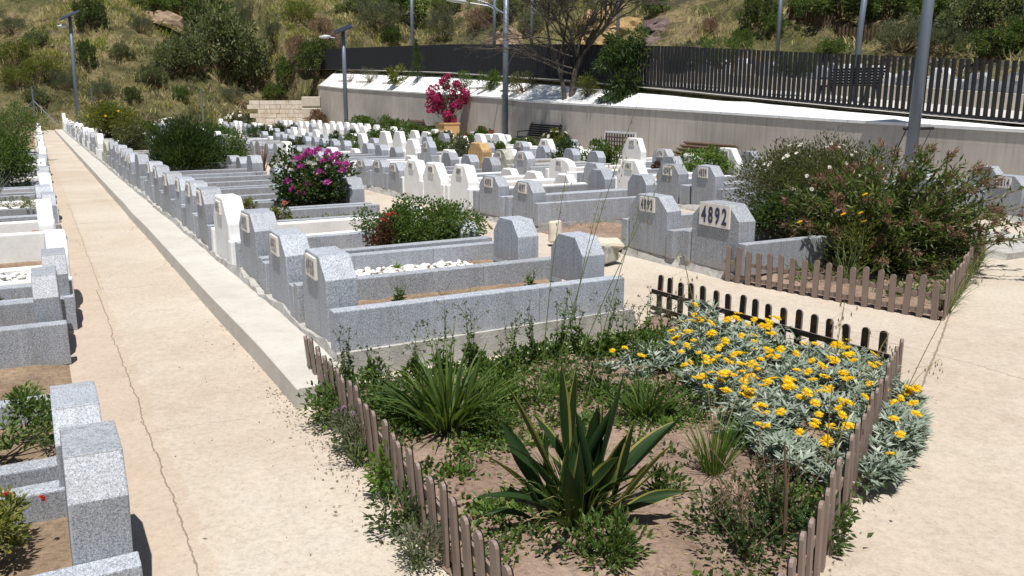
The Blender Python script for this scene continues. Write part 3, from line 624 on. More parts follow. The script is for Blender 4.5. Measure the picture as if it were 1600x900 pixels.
# big lamp on the right, bracket on the wall, panel out of frame that shades the wall
ub,zb=onV(1440,200,14.75); a=P3(1422,246,17.6); t=P3(1458,-60,17.6); e=empty('street_lamp',tuple(a),0,'thickest grey street lamp at the right, bracketed to the retaining wall','street lamp','street lamps')
d=t-a; d=d*1.35; MB().tube([(0,0,-.9),tuple(d*.5),tuple(d)],[.12,.11,.1],16).build('post',M['pole'],e,smooth=True)
b=MB(); b.box((0,0,0),(1.3,.9,.05)); o=b.build('solar_panel',M['panel'],e); o.location=tuple(d+np.array([-.1,0,.05])); o.rotation_euler=(R(20),R(-5),0)
b=MB(); q=(P3(1440,201,17.6)-a); b.tube([tuple(q+np.array([-.36,0,0])),tuple(q+np.array([.36,.25,-.0]))],.03,4); b.tube([tuple(q+np.array([.3,.2,0])),tuple(q+np.array([.08,.12,-.45]))],.012,4); b.tube([tuple(q+np.array([-.3,0,0])),tuple(q+np.array([-.42,.1,-.45]))],.012,4); b.build('bracket',M['iron'],e)
for (p0,p1,dist,rad,lab) in (((644,72),(643,-20),58,.12,'grey pole rising behind the dark fence, nearest the bougainvillea'),((1334,118),(1356,-40),24.5,.085,'slanting grey pole behind the slatted bench on the terrace'),((1214,86),(1222,-30),36,.08,'thin grey pole behind the fence left of the terrace bench'),((965,75),(967,-30),45,.09,'thin pole in front of the ochre earth bank'),((772,72),(773,-20),60,.12,'grey pole behind the fence just left of the thick lamp'),((830,72),(832,-20),60,.12,'grey pole behind the fence just right of the thick lamp'),((1592,100),(1604,-20),34,.09,'grey pole behind the fence at the right edge')):
    a=P3(*p0,dist); t=P3(*p1,dist); e=empty('metal_pole',tuple(a),0,lab,'pole','poles behind the fence'); MB().tube([(0,0,-1.),tuple((t-a)*.5),tuple(t-a)],[rad,rad*.95,rad*.9],10).build('post',M['pole'],e,smooth=True)
    if p0[0]==830: MB().box(tuple(t-a),(.25,.25,.08)).build('cap',M['iron'],e)
# wire fence posts at the far end of the path
e=empty('fence_post',tuple(P3(57,200,52)),0,'grey braced fence post at the far end of the path','fence post','posts at the foot of the hill')
MB().tube([(0,0,-.2),(0,0,2.4)],.05,6).build('post',M['pole'],e); 
for s_ in(-1,1): MB().tube([(0,0,1.6),(s_*1.35,0,.1)],.03,5).build('brace',M['pole'],e)
for px in (148,318): 
    e=MB().tube([(0,0,-.2),(0,0,2.2)],.035,6).build('fence_post',M['pole']); e.location=tuple(P3(px,195,54)); tag(e,'thin grey fence post at the foot of the hill'+(' beside the left solar lamp' if px<200 else ' midway to the block wall'),'fence post','posts at the foot of the hill')
# ------------------------------------------------------------------ benches, planks, planter box, lattice
def bench(loc,rz,label,wd=1.5,mat='wood',leg='iron'):
    e=empty('park_bench',loc,rz,label,'bench','slatted benches'); b=MB()
    for i in range(5): b.box((0,.05+i*.09,.44),(wd,.07,.03))
    b.build('seat',M[mat],e); b=MB()
    for i in range(6): b.box((0,.50+i*.025,.50+i*.075),(wd,.025,.06),tilt=Matrix.Rotation(R(15),4,'X'))
    b.build('backrest',M[mat],e)
    for s_ in(-1,1):
        b=MB(); x=s_*(wd/2-.12); b.tube([(x,.02,0),(x,.08,.42),(x,.48,.42),(x,.64,.95)],.025,5); b.tube([(x,.48,.42),(x,.56,0)],.025,5); b.tube([(x,.02,.42),(x,.02,.64),(x,.5,.66)],.02,5); b.build('leg',M[leg],e)
    return e
zt=float(tz(12.2)); bench(W(12.35,18.2,zt),math.atan2(DU[1],DU[0])+math.pi,'dark slatted bench with its back to the bar fence on the upper terrace',1.75,'iron')
# back turned to the fence: backrest lies at local +y; rotate so +y looks to the camera
bench(W(31.8,14.45,float(gz(31.8,14.5))),AUV+0,'brown slatted bench by the retaining wall left of the bougainvillea',1.9)
bench(W(22.6,14.4,float(gz(22.6,14.5))),AUV+math.pi,'dark bench in the shade of the bare tree by the wall',2.2,'iron')
e=empty('plank_stack',W(13.5,14.2,float(gz(13.5,14))),AUV,'stack of weathered wooden planks leaning at the foot of the wall','planks')
for i in range(6): b=MB(); b.box((0,-.1*i,.12+.085*i),(2.3-.05*i,.16,.035),tilt=Matrix.Rotation(R(30),4,'X')); b.build('plank',M['wood'],e)
e=empty('lattice_frame',W(13.3,11.6,-.1),AUV,'white metal frame with brown lattice among the graves','frame')
b=MB(); b.box((0,0,.88),(1.3,.04,.04)); b.box((.63,0,.44),(.04,.04,.88)); b.box((-.63,0,.44),(.04,.04,.88)); b.build('frame',M['white'],e)
b=MB(); 
for i in range(11): b.box((-.58+i*.115,0,.43),(.03,.02,.85))
for i in range(8): b.box((0,.015,.06+i*.1),(1.2,.02,.03))
b.build('lattice',M['timber'],e)
pb=W(29.6,14.35,float(gz(29.6,14.4))); e=empty('planter_box',pb,AUV,'tall pine planter box holding the bougainvillea','planter box')
b=MB()
for sx in(-1,1): b.box((sx*.42,0,.42),(.06,.7,.84)); b.box((0,sx*.34,.42),(.8,.05,.84))
b.box((0,0,.80),(.94,.78,.05)); b.build('boards',M['pine'],e)
# broken stones on the empty plot
def stoneslab(px,py,d,rot,label,mat='slab',tilt=0,z=.08,name='stone_slab',g=None,zz=None):
    u,v=G(px,py,g if g is not None else z); b=MB(); b.box((0,0,d[2]/2),d); o=b.build(name,M[mat]); bevel(o,.02,1); rough(o,.012,7,2,px); o.location=W(u,v,zz if zz is not None else float(gz(u,v))+z*.6); o.rotation_euler=(R(tilt),R(tilt*.3),R(rot)); return tag(o,label,'stone')
stoneslab(869,368,(.16,.08,.26),10,'upright broken buff stone on the empty grave plot',tilt=-8)
stoneslab(948,372,(.34,.2,.05),20,'flat buff slab tilted on a rock in the empty grave plot',tilt=16,z=.3,g=.25,zz=.18)
stoneslab(948,372,(.24,.18,.2),50,'rough grey stone under the tilted slab on the empty plot',mat='weather',g=.25,zz=.0)
stoneslab(912,372,(.16,.12,.08),80,'small pale rubble stone between the two broken slabs')
u,v=G(62,383,.05); b=MB(); b.box((0,0,.09),(.2,.16,.18)); o=b.build('red_stone',M['rock']); bevel(o,.03,1); rough(o,.025,8,2,4); o.location=W(u,v,.03); o.rotation_euler=(0,0,.5); tag(o,'reddish broken brick on bare soil beside the left row','stone')
# pebbles on the second grave
def pebbles(u,v,z,nu,lv,label,n=420,wu=.5):
    bm=bmesh.new(); bmesh.ops.create_icosphere(bm,subdivisions=1,radius=1); V0=np.array([x.co[:] for x in bm.verts]); F0=np.array([[x.index for x in f.verts] for f in bm.faces]); bm.free()
    b=MB()
    for i in range(n):
        s_=random.uniform(.014,.03)*np.array([1.2,.9,.65])*random.uniform(.8,1.2); a=random.uniform(0,6.28); ca,sa=math.cos(a),math.sin(a)
        q=(V0*s_)@np.array([[ca,sa,0],[-sa,ca,0],[0,0,1]])+np.array([random.uniform(-wu/2,wu/2),random.uniform(0,lv),random.uniform(0,.05)]); b.add(q,[F0])
    o=b.build('pebble_layer',M['pebble'],smooth=True); o.location=W(u,v,z); o.rotation_euler=(0,0,AROW); return tag(o,label,'pebbles',kind='stuff')
pebbles(2.1,.85,float(gz(2,.4))+.15+.10,0,1.25,'white pebbles covering the second grave by the path',900,.74)
o=pebbles(3.85,-3.0,.17,0,1.75,'white pebbles on the grave left of the path',700,.55)
# ------------------------------------------------------------------ plants
def sph(n,squash=1.):
    d=rng.normal(size=(n,3)); d/=np.linalg.norm(d,axis=1)[:,None]; return d
def crown(b,c,rad,nclump,nleaf,L,Wd,m=0,clr=.3,up=.3,shell=.75,flat=-.3):
    """clumps spread through an ellipsoid; leaves spread round each clump"""
    c=np.array(c,float); rad=np.array(rad,float)
    d=sph(nclump); d[:,2]=np.where(d[:,2]<flat,-d[:,2],d[:,2]); rr=rng.uniform(shell-.35,1.,nclump)[:,None]*(1+.14*np.sin(d[:,0:1]*5+d[:,1:2]*7))
    C=c+d*rad*rr
    k=nleaf//nclump; CC=np.repeat(C,k,0); n=len(CC); o=sph(n)*rng.uniform(.2,1,n)[:,None]**.6*clr*min(rad); P_=CC+o
    D=o/(np.linalg.norm(o,axis=1)[:,None]+1e-6)+ (CC-c)/rad.mean()*.6+rng.normal(size=(n,3))*.4; D[:,2]+=up
    b.leaves(P_,D,rng.uniform(.6,1.2,n)*L,rng.uniform(.7,1.2,n)*Wd,m); return C
def twigs(b,base,C,r=.008,m=0,n=5):
    base=np.array(base,float)
    for q in C:
        mid=base+(q-base)*.5+rng.normal(size=3)*np.linalg.norm(q-base)*.08; mid[2]+=.05*np.linalg.norm(q-base); b.tube([base+rng.normal(size=3)*[r*2,r*2,0],mid,q],[r,r*.7,r*.3],n,m,cap=False)
def bush(px,py,wpx,hpx,zg,mat,label,leaf=(.045,.022),n=2500,clumps=40,name='shrub',cat='shrub',v=None,depth=None,group=None,stem='brownstem',flowers=None,up=.3,shell=.8,uv=None,clr=.3,flat=-.3):
    if uv is None:
        if v is not None: u,_=onV(px,py,v)
        else: u,v=G(px,py,zg)
    else: u,v=uv
    x,y,_=W(u,v); zc=y*CT+.3; mpp=zc/F
    if uv is not None and wpx is None: rx,hz=hpx
    else: rx=wpx*mpp/2; hz=hpx*mpp
    e=empty(name,(x,y,zg),random.uniform(0,6),label,cat,group)
    b=MB(); C=crown(b,(0,0,hz*.5),(rx,rx if depth is None else depth,hz*.55),clumps,n,leaf[0],leaf[1],0,clr,up,shell,flat); b.V[-1][:,2]=np.maximum(b.V[-1][:,2],.0)
    b.build('foliage',M[mat],e)
    s_=MB(); twigs(s_,(0,0,-.02),C[:28],max(.006,rx*.02)); s_.build('stem',M[stem],e)
    if flowers:
        fm,fn,fr,top=flowers
        for i in range(fn):
            d=sph(1)[0]; d[2]=abs(d[2])*.9+(.25 if top else 0); d/=np.linalg.norm(d); q=np.array([0,0,hz*.5])+d*np.array([rx,rx,hz*.55])*1.04; flower(e,q,d,fr,fm)
    return e
FL={}
def flower_mesh(mat,kind='daisy'):
    if (mat,kind) in FL: return FL[(mat,kind)]
    b=MB()
    if kind=='daisy':
        n=15; th=np.arange(n)*2*math.pi/n; D=np.stack([np.cos(th),np.sin(th),np.full(n,.22)],1); 
        b.leaves(D*.18,D,.82,.36,0,.05); th2=th+.2; D2=np.stack([np.cos(th2),np.sin(th2),np.full(n,.38)],1); b.leaves(D2*.18,D2,.66,.3,0,.05)
        b.add([(math.cos(a)*.3,math.sin(a)*.3,.1) for a in np.linspace(0,5.5,8)]+[(0,0,.2)],[(i,(i+1)%8,8) for i in range(8)],1)
    else:
        n=40; d=sph(n); d[:,2]=np.abs(d[:,2]); b.leaves(d*.3,d+rng.normal(size=(n,3))*.3,.75,.6,0,.2)
    o=b.build('flower',[M[mat],M['f_eye']]); FL[(mat,kind)]=o.data; bpy.data.objects.remove(o); return FL[(mat,kind)]
def flower(parent,q,d,r,mat,kind=None):
    kind=kind or ('daisy' if mat in('f_yellow','f_white') else 'rose'); o=mk('flower',flower_mesh(mat,kind),parent,tuple(q),(0,0,0),(r,r,r)); dv=Vector(tuple(d)); o.rotation_mode='QUATERNION'; o.rotation_quaternion=dv.to_track_quat('Z','Y'); return o
def tuft(b,c,n,L,Wd,spread=.5,droop=.6,m=0,r=.03,seg=3):
    a=rng.uniform(0,6.28,n); s_=rng.uniform(.05,1,n)*spread; D=np.stack([np.cos(a)*s_,np.sin(a)*s_,np.ones(n)],1); P_=np.array(c)+np.stack([np.cos(a)*r*rng.uniform(0,1,n),np.sin(a)*r*rng.uniform(0,1,n),np.zeros(n)],1)
    b.blades(P_,D,L*rng.uniform(.55,1.1,n),Wd*rng.uniform(.7,1.2,n),droop*rng.uniform(.4,1.5,n),seg,m)
# --- weeds and ground plants of the front planter
def at(px,py,z=.05): u,v=G(px,py,z); return W(u,v,float(gz(u,v))+z)
def rosette(b,c,n,L,Wd,tilt=.8,m=0):
    a=rng.uniform(0,6.28,n); D=np.stack([np.cos(a),np.sin(a),rng.uniform(.1,1.,n)*tilt],1); b.blades(np.repeat(np.array([c],float),n,0),D,L*rng.uniform(.6,1.1,n),Wd,rng.uniform(.2,1.,n),3,m,taper=1.8)
def stalkplant(b,c,h,nb=4,leafL=.05,ms=1,ml=0,dens=1.,tip=None,lean=.2):
    c=np.array(c,float)
    for k in range(nb):
        a=random.uniform(0,6.28); l=random.uniform(.05,lean); top=c+np.array([math.cos(a)*l*h,math.sin(a)*l*h,h*random.uniform(.6,1.05)]); mid=(c+top)/2+rng.normal(size=3)*.04*h
        T=np.linspace(0,1,7)[:,None]; pts=(1-T)**2*c+2*T*(1-T)*mid+T**2*top; b.tube(pts,np.linspace(.0035,.0014,7),4,ms,cap=False)
        nl=max(2,int(h*38*dens)); t=rng.uniform(.08,.85,nl)[:,None]; Pp=(1-t)**2*c+2*t*(1-t)*mid+t**2*top; D=rng.normal(size=(nl,3)); D[:,2]=np.abs(D[:,2])*.5+.2
        b.leaves(Pp,D,leafL*(1.25-t[:,0])*rng.uniform(.6,1.3,nl),leafL*.42*(1.3-t[:,0]),ml)
        for q in range(3):
            tt=random.uniform(.55,.95); p0=(1-tt)**2*c+2*tt*(1-tt)*mid+tt**2*top; p1=p0+rng.normal(size=3)*[.05,.05,.02]+[0,0,.07]; b.tube([p0,(p0+p1)/2+[0,0,.01],p1],[.0015,.001,.001],3,ms,cap=False)
            if tip is not None: b.leaves(p1+rng.normal(size=(5,3))*.004,rng.normal(size=(5,3))+[0,0,.5],.018,.01,tip)
        if tip is not None: b.leaves(top+rng.normal(size=(6,3))*.005,rng.normal(size=(6,3))+[0,0,.5],.02,.011,tip)
weedspots=[(520,640,.28),(545,610,.42),(585,600,.22),(650,600,.34),(690,590,.40),(735,580,.45),(800,575,.42),(835,570,.38),(870,560,.48),(905,556,.5),(940,556,.45),(975,552,.42),(1010,545,.36),(1040,540,.30),(620,640,.2),(785,600,.25)]
for i,(px,py,h) in enumerate(weedspots):
    x,y,z=at(px,py); e=empty('weed_plant',(x,y,z),0,f"leafy branching weed before the first granite grave, {ordn(i+1)} of its line from the left",'weed','tall weeds before the first granite grave')
    b=MB(); stalkplant(b,(0,0,0),h,4,.055,1,0,1.3,2,.3); b.build('stalks',[M['g_mid' if i%2 else 'g_bright'],M['stem'],M['g_grey']],e)
    b=MB(); n=130; crown(b,(0,0,.05),(.11,.11,.07),9,n,.05,.024,0,.6,.5,.8,-1); b.V[0][:,2]=np.maximum(b.V[0][:,2],0); b.build('foliage',M['g_mid'],e)
# low ground cover over the bed
b=MB(); cnt=0
while cnt<430:
    u=random.uniform(-3.6,.3); v=random.uniform(.0,3.2)
    if not inpoly(u,v,PL): continue
    dens=mnoise.noise(Vector((u*1.7,v*1.7,9)))+ (.55 if u>-.75 else 0)+(.35 if v<.9 and u>-1.2 else 0)-.1
    if dens<random.uniform(-.1,.6): continue
    x,y,z=W(u,v,float(gz(u,v))+.045); n=random.randint(14,60); r=random.uniform(.03,.09)
    P_=np.array([x,y,z])+rng.normal(size=(n,3))*[r,r,.012]+[0,0,.02]; P_[:,2]=np.maximum(P_[:,2],z-.01); D=rng.normal(size=(n,3)); D[:,2]=np.abs(D[:,2])+.3; s_=random.uniform(.02,.042); b.leaves(P_,D,s_,s_*.6,random.choice([0,0,1,2])); cnt+=1
tag(b.build('ground_cover',[M['g_mid'],M['g_bright'],M['g_dark']]),'patchy low green weeds creeping over the planter soil','ground cover',kind='stuff')
# small clods and chips on the soil
bm=bmesh.new(); bmesh.ops.create_icosphere(bm,subdivisions=1,radius=1); V0=np.array([x.co[:] for x in bm.verts]); F0=np.array([[x.index for x in f.verts] for f in bm.faces]); bm.free(); b=MB(); c=0
while c<2600:
    u=random.uniform(-3.6,.3); v=random.uniform(-.1,3.2)
    if not inpoly(u,v,PL): continue
    s_=random.uniform(.003,.014)*(2 if random.random()<.05 else 1); b.add(V0*s_*rng.uniform(.6,1.2,3)*(1+.2*rng.normal(size=V0.shape))+np.array(W(u,v,float(gz(u,v))+.052)),[F0]); c+=1
tag(b.build('soil_clods',M['soil']),'loose reddish clods and grit on the planter soil','clods',kind='stuff')
# dead leaf litter
b=MB(); P_=[]
while len(P_)<1500:
    u=random.uniform(-3.6,.4); v=random.uniform(-.2,3.3)
    if inpoly(u,v,PL): P_.append(W(u,v,float(gz(u,v))+.066))
D=rng.normal(size=(1500,3)); D[:,2]*=.15; b.leaves(np.array(P_),D,rng.uniform(.015,.06,1500),rng.uniform(.003,.011,1500)); tag(b.build('leaf_litter',M['straw']),'dry straw and fallen leaves scattered on the planter soil','leaf litter',kind='stuff')
def clump(name,px,py,n,L,Wd,spread,droop,mat,label,cat='plant',r=.06,group=None,extra=None,part='leaves'):
    x,y,z=at(px,py); e=empty(name,(x,y,z),0,label,cat,group); b=MB(); tuft(b,(0,0,0),n,L,Wd,spread,droop,0,r,5); b.build(part,M[mat],e); return e
clump('daylily',700,670,230,.46,.021,.95,.8,'g_mid','large daylily clump with arching strap leaves near the left fence',r=.13)
clump('daylily',1010,655,110,.24,.02,.8,.8,'g_mid','smaller bright green strap-leaved clump beside the yellow flowers',r=.10)
clump('grass_clump',1115,745,150,.34,.006,.5,.5,'g_bright','wispy green grass clump in front of the yellow flowers',cat='grass',r=.05)
clump('grass_clump',870,605,60,.22,.006,.6,.5,'g_mid','small grass clump behind the broad-leaved strap plant',cat='grass',r=.05)
b=MB(); P_=[]
for k in range(420):
    if k<200: u=random.uniform(-2.6,.6); v=-abs(random.gauss(0,.09))-.02
    elif k<300: u=random.uniform(.4,14); v=-abs(random.gauss(0,.03))-.005
    elif k<360: t=random.random(); u=-3.15+1.9*t; v=.1+3.07*t+abs(random.gauss(0,.08))+.03
    else: u=random.uniform(-3,14); v=random.uniform(-1,0)
    P_.append(W(u,v,float(gz(u,v))+.006))
D=rng.normal(size=(420,3)); D[:,2]*=.1; b.leaves(np.array(P_),D,rng.uniform(.008,.03,420),rng.uniform(.003,.010,420),0)
for k in range(500):
    if k<400: u=random.uniform(-2.6,.5); v=-abs(random.gauss(0,.06))+.02
    else: u=random.uniform(-3,8); v=random.uniform(-1,0)
    b.add(V0*random.uniform(.0015,.0045)*rng.uniform(.6,1.2,3)+np.array(W(u,v,float(gz(u,v))+.003)),[F0],1)
tag(b.build('path_litter',[M['g_deadbrush'],M['soil']]),'dry leaf scraps and grit along the edges of the concrete path','litter',kind='stuff')
# big strap-leaved plant with yellow margins
x,y,z=at(905,815); e=empty('strap_leaf_plant',(x,y,z),0,'large dark strap-leaved plant with yellow leaf edges in the front planter','plant')
def strap(parent,az,el,L,Wd,droop,edge=True,twist=0.,off=(0,0)):
    n=10; D=np.array([math.cos(az)*math.cos(el),math.sin(az)*math.cos(el),math.sin(el)]); pos=np.array([off[0]+math.cos(az)*.02,off[1]+math.sin(az)*.02,0.]); side=np.cross(D,[0,0,1.]); side/=np.linalg.norm(side); V=[];Fs=[];mi=[]
    rw=[]
    for k in range(n+1):
        t=k/n; wv=Wd*(.35+.65*math.sin(min(1,t*1.25+.12)*math.pi*.5))*(1-max(0,(t-.55)/.45)**1.7)+.001; nn=np.cross(side,D); tw=twist*t; sd=side*math.cos(tw)+nn*math.sin(tw); nn2=np.cross(sd,D)
        rw.append([pos-sd*wv*.5,pos-sd*wv*.41+nn2*wv*-.10,pos+nn2*wv*-.22,pos+sd*wv*.41+nn2*wv*-.10,pos+sd*wv*.5]); D=D+np.array([0,0,-1.])*droop/n*(.3+1.4*t); D/=np.linalg.norm(D); pos=pos+D*L/n
    V=np.array(rw).reshape(-1,3); b=MB(); q=[(k*5+j,k*5+j+1,(k+1)*5+j+1,(k+1)*5+j) for k in range(n) for j in (1,2)]; q2=[(k*5+j,k*5+j+1,(k+1)*5+j+1,(k+1)*5+j) for k in range(n) for j in (0,3)]
    b.add(V,q,0); b.Fc.append(np.array(q2)); b.M.append(np.full(len(q2),1 if edge else 0)); b.build('leaf',[M['g_strap'],M['g_edge']],parent,smooth=True)
R_=R
rs=random.Random(21)
for (fx,fy,faz,n_,Ls,Ws) in ((0,0,20,8,.62,.075),(-.09,.03,160,7,.58,.07),(.09,-.02,-15,7,.56,.065),(-.02,-.09,75,6,.42,.055),(.05,.08,110,6,.5,.06),(-.12,-.06,200,5,.36,.045),(.13,.05,5,5,.46,.045)):
    for k in range(n_):
        t=k/(n_-1)*2-1; el=90-abs(t)**1.2*43+rs.uniform(-10,8); az=faz+(0 if t>0 else 180)+rs.uniform(-22,22)
        strap(e,R(az),R(min(el,86)),Ls*rs.uniform(.6,1.1)*(1-.12*abs(t)),Ws*(rs.uniform(.95,1.35) if abs(t)<.75 and n_>5 else rs.uniform(.55,1.)),rs.uniform(.0,.4)+.9*abs(t)**2*rs.random(),rs.random()<.45,rs.uniform(-1.2,1.2),(fx,fy))
b=MB(); tuft(b,(0,0,0),130,.36,.010,.75,.8,0,.10,5); b.build('inner_blades',M['g_mid'],e); b=MB(); tuft(b,(0,0,0),70,.26,.009,1.6,1.2,0,.10,4); b.build('dry_blades',M['straw'],e)
# gazanias: silver foliage with yellow flower heads
GZ=[G(945,585),G(1000,548),G(1060,522),G(1180,540),G(1395,622),G(1375,672),G(1335,740),G(1290,800),G(1215,770),G(1180,745),G(1140,690),G(1070,680),G(1050,620),G(1000,605)]
def gaz(poly,label,n,nf,hm,name='gazania_patch',seed=1):
    cu=np.mean([p[0] for p in poly]); cv=np.mean([p[1] for p in poly]); z0=float(gz(cu,cv))+.04; e=empty(name,W(cu,cv,z0),0,label,'flowers'); o0=np.array(W(cu,cv,0)); P_=[];c=0
    us_=[p[0] for p in poly]; vs_=[p[1] for p in poly]
    def hgt(u,v): return hm*(.55+.75*max(-.5,mnoise.noise(Vector((u*2.3,v*2.3,seed)))+.3))
    b=MB(); 
    while c<n:
        u=random.uniform(min(us_),max(us_)); v=random.uniform(min(vs_),max(vs_))
        if not inpoly(u,v,poly) or mnoise.noise(Vector((u*4.5,v*4.5,seed+9)))<-.22: continue
        q=np.array(W(u,v))-o0; h=hgt(u,v); P_.append((q[0],q[1],random.uniform(.0,1)**.7*h)); c+=1
    P_=np.array(P_); k=9; PP=np.repeat(P_,k,0); nn=len(PP); a=rng.uniform(0,6.28,nn); el=rng.uniform(.1,1.5,nn); D=np.stack([np.cos(a),np.sin(a),el],1)
    b.blades(PP+rng.normal(size=(nn,3))*.006,D,rng.uniform(.045,.085,nn),rng.uniform(.009,.017,nn),.5,2,0,taper=2.4); b.build('foliage',M['g_silver'],e)
    # flower heads scattered over the mat
    c=0; rest=None
    while c<nf:
        u=random.uniform(min(us_),max(us_)); v=random.uniform(min(vs_),max(vs_))
        if not inpoly(u,v,poly): continue
        if mnoise.noise(Vector((u*1.6,v*1.6,seed+4)))+.25<random.uniform(-.35,.35): continue
        q=np.array(W(u,v))-o0; h=hgt(u,v)+random.uniform(.01,.07); d=(random.gauss(.05,.3),random.gauss(-.25,.3),1.); flower(e,(q[0],q[1],h),d,random.uniform(.024,.036),'f_yellow'); c+=1
    return e
GZA=[G(1035,585),G(1045,545),G(1080,524),G(1180,540),G(1300,582),G(1215,680),G(1140,650),G(1075,630)]
GZB=[G(1300,582),G(1395,622),G(1375,672),G(1335,740),G(1290,800),G(1215,775),G(1180,745),G(1120,700),G(1075,655),G(1140,650),G(1215,680)]
gaz(GZA,'silver-leaved mat of yellow daisies along the black-backed fence',760,84,.17)
gaz(GZB,'silver-leaved mat of yellow daisies inside the right picket fence, nearer the camera',1000,80,.18,seed=1.3)
GZ2=[G(1408,630),G(1432,650),G(1440,700),G(1418,755),G(1378,785),G(1345,790),G(1368,720)]
gaz(GZ2,'silver-leaved yellow daisies spilling outside the right picket fence',520,12,.11,seed=5)
gaz([G(945,598),G(985,568),G(1040,560),G(1050,600),G(1000,612)],'small silver-leaved tuft left of the yellow daisies',120,3,.10,seed=8)
# tangled shrublets low right and along the fences
for (px,py,w_,h_,mat,lab,nn) in ((950,885,110,60,'g_mid','low leafy weed at the foot of the strap-leaved plant',1200),(1040,790,60,50,'g_mid','small weed right of the strap-leaved plant',500),(605,770,40,70,'g_bright','yellow-green spurge growing through the left fence',500),(655,880,60,60,'g_grey','grey-green wispy tuft outside the left fence',900),(625,825,80,55,'g_dark','dark ivy-like weed at the foot of the left fence',500),(520,660,60,60,'g_mid','leafy weed at the far end of the left fence beside the kerb',900),(560,720,60,60,'g_grey','grey-green weed with lilac flowers at the left fence',700),(770,690,70,50,'g_mid','soft green weed right of the daylily',900),(830,640,70,50,'g_mid','soft green weed behind the broad-leaved plant',800),(1020,575,60,50,'g_mid','green weed before the black-backed fence',700),(620,660,90,50,'g_mid','mat of fine weeds between fence and daylily',900),(1285,850,60,60,'g_dark','dark weed leaning on the right picket fence',700),(600,640,60,40,'g_dark','dark low weed near the kerb corner',400),(940,620,70,40,'g_dark','low dark weed behind the strap-leaved plant',500),(770,640,60,50,'g_bright','bright leafy weed right behind the daylily',500)):
    L=.035 if mat!='g_grey' else .022
    x,y,z=at(px,py,.03); fl=None
    bush(px,py,w_,h_,.03,mat,lab,leaf=(L*1.1,L*.42),n=int(nn*.6),clumps=18,name='weed_plant',cat='weed',stem='stem',group='weeds of the front planter',clr=.85,up=.4,shell=.8,flat=-1)
e=bush(545,700,50,70,.03,'g_grey','lilac-flowered weed threaded through the left picket fence',leaf=(.03,.01),n=500,clumps=16,name='weed_plant',cat='weed',stem='stem',group='weeds of the front planter',flowers=('f_lilac',9,.014,True),clr=.5)
for i_,(px,py,h,nb,lab) in enumerate(((1165,880,.26,10,'tangled dark-stemmed weed at the bottom right of the front planter'),(1215,850,.36,9,'tall tangled weed beside the right picket fence'),(1130,840,.2,8,'low tangled weed on the bare soil right of the strap-leaved plant'),(1190,800,.26,6,'wiry weed in front of the yellow daisies'))):
    e=empty('weed_plant',at(px,py),0,lab,'weed','tangled weeds of the front planter'); b=MB(); stalkplant(b,(0,0,0),h,nb,.032,1,0,2.2,None,.9); b.build('stalks',[M['g_dark'],M['brownstem']],e)
    b=MB(); crown(b,(0,0,.05),(.16,.13,.09),14,260,.032,.016,0,.6,.5,.8,-1); b.V[0][:,2]=np.maximum(b.V[0][:,2],0); b.build('foliage',M['g_dark'],e)
x,y,z=at(1225,868); q=P3(1226,690,y)-np.array((x,y,z)); o=MB().tube([(0,0,0),tuple(q*.5+[.006,0,0]),tuple(q)],[.008,.007,.003],6).build('dry_stalk',M['brownstem']); o.location=(x,y,z); tag(o,'upright dark dry flower stalk standing before the yellow daisies','stalk')
# tall wild oat stalks
def oat(px,py,tops,label,mat='straw',heads=True):
    x,y,z=at(px,py); o0=np.array((x,y,z)); e=empty('wild_oat',(x,y,z),0,label,'grass','tall wild oat stalks'); b=MB(); hd=MB(); nh=0
    for (tx,ty) in tops:
        t=P3(tx,ty,y+random.uniform(-.05,.1))-o0; mid=t*.5+np.array([-.03*np.sign(t[0]),0,.06]); T=np.linspace(0,1,9)[:,None]; pts=2*T*(1-T)*mid+T**2*t; b.tube(pts,np.linspace(.0032,.0012,9),4,cap=False)
        if heads:
            for k in range(14):
                q=pts[-1]+(pts[-3]-pts[-1])*random.uniform(0,1)*1.1; s_=q+np.array([random.gauss(0,.03),random.gauss(0,.03),random.uniform(-.05,.0)]); b.tube([q,s_],[.0006,.0005],3,cap=False); b.leaves(np.array([s_,s_]),np.array([[.1,0,-1],[-.1,0,-1.]]),.024,.006,1)
    b.build('stalk',[M['stem'] if mat!='straw' else M['straw'],M['straw']],e)
oat(845,625,[(885,270)],'tall thin wild oat stalk left of centre before the graves',mat='g')
oat(855,640,[(1000,150)],'tallest wild oat stalk arching up to the retaining wall',mat='g')
oat(880,600,[(940,300)],'wild oat stalk rising before the first footstone',mat='g')
oat(915,640,[(1010,300)],'leaning wild oat stalk before plate 4893',mat='g')
oat(870,650,[(1060,230)],'wild oat stalk leaning far right before plate 4839',mat='g')
oat(1290,760,[(1390,520),(1320,470)],'wild oat stalk crossing the black-backed fence')
oat(1405,640,[(1545,380),(1470,560)],'dry oat stalk leaning over the right path')
oat(1120,740,[(1060,370),(1180,560)],'thin oat stalk rising from the grass clump by the yellow flowers')
# hedge of grass at the second planter
x,y,z=at(1505,470,0.); e=empty('grass_clump',(x,y,z),0,'long green grass growing outside the second planter fence','grass'); b=MB()
for k in range(9): q=np.array(W(-.2+k*.17,5.15+k*.30,0))-np.array((x,y,0)); tuft(b,(q[0],q[1],-z),55,.36,.007,.9,.9,0,.05,4)
b.build('blades',M['g_mid'],e)
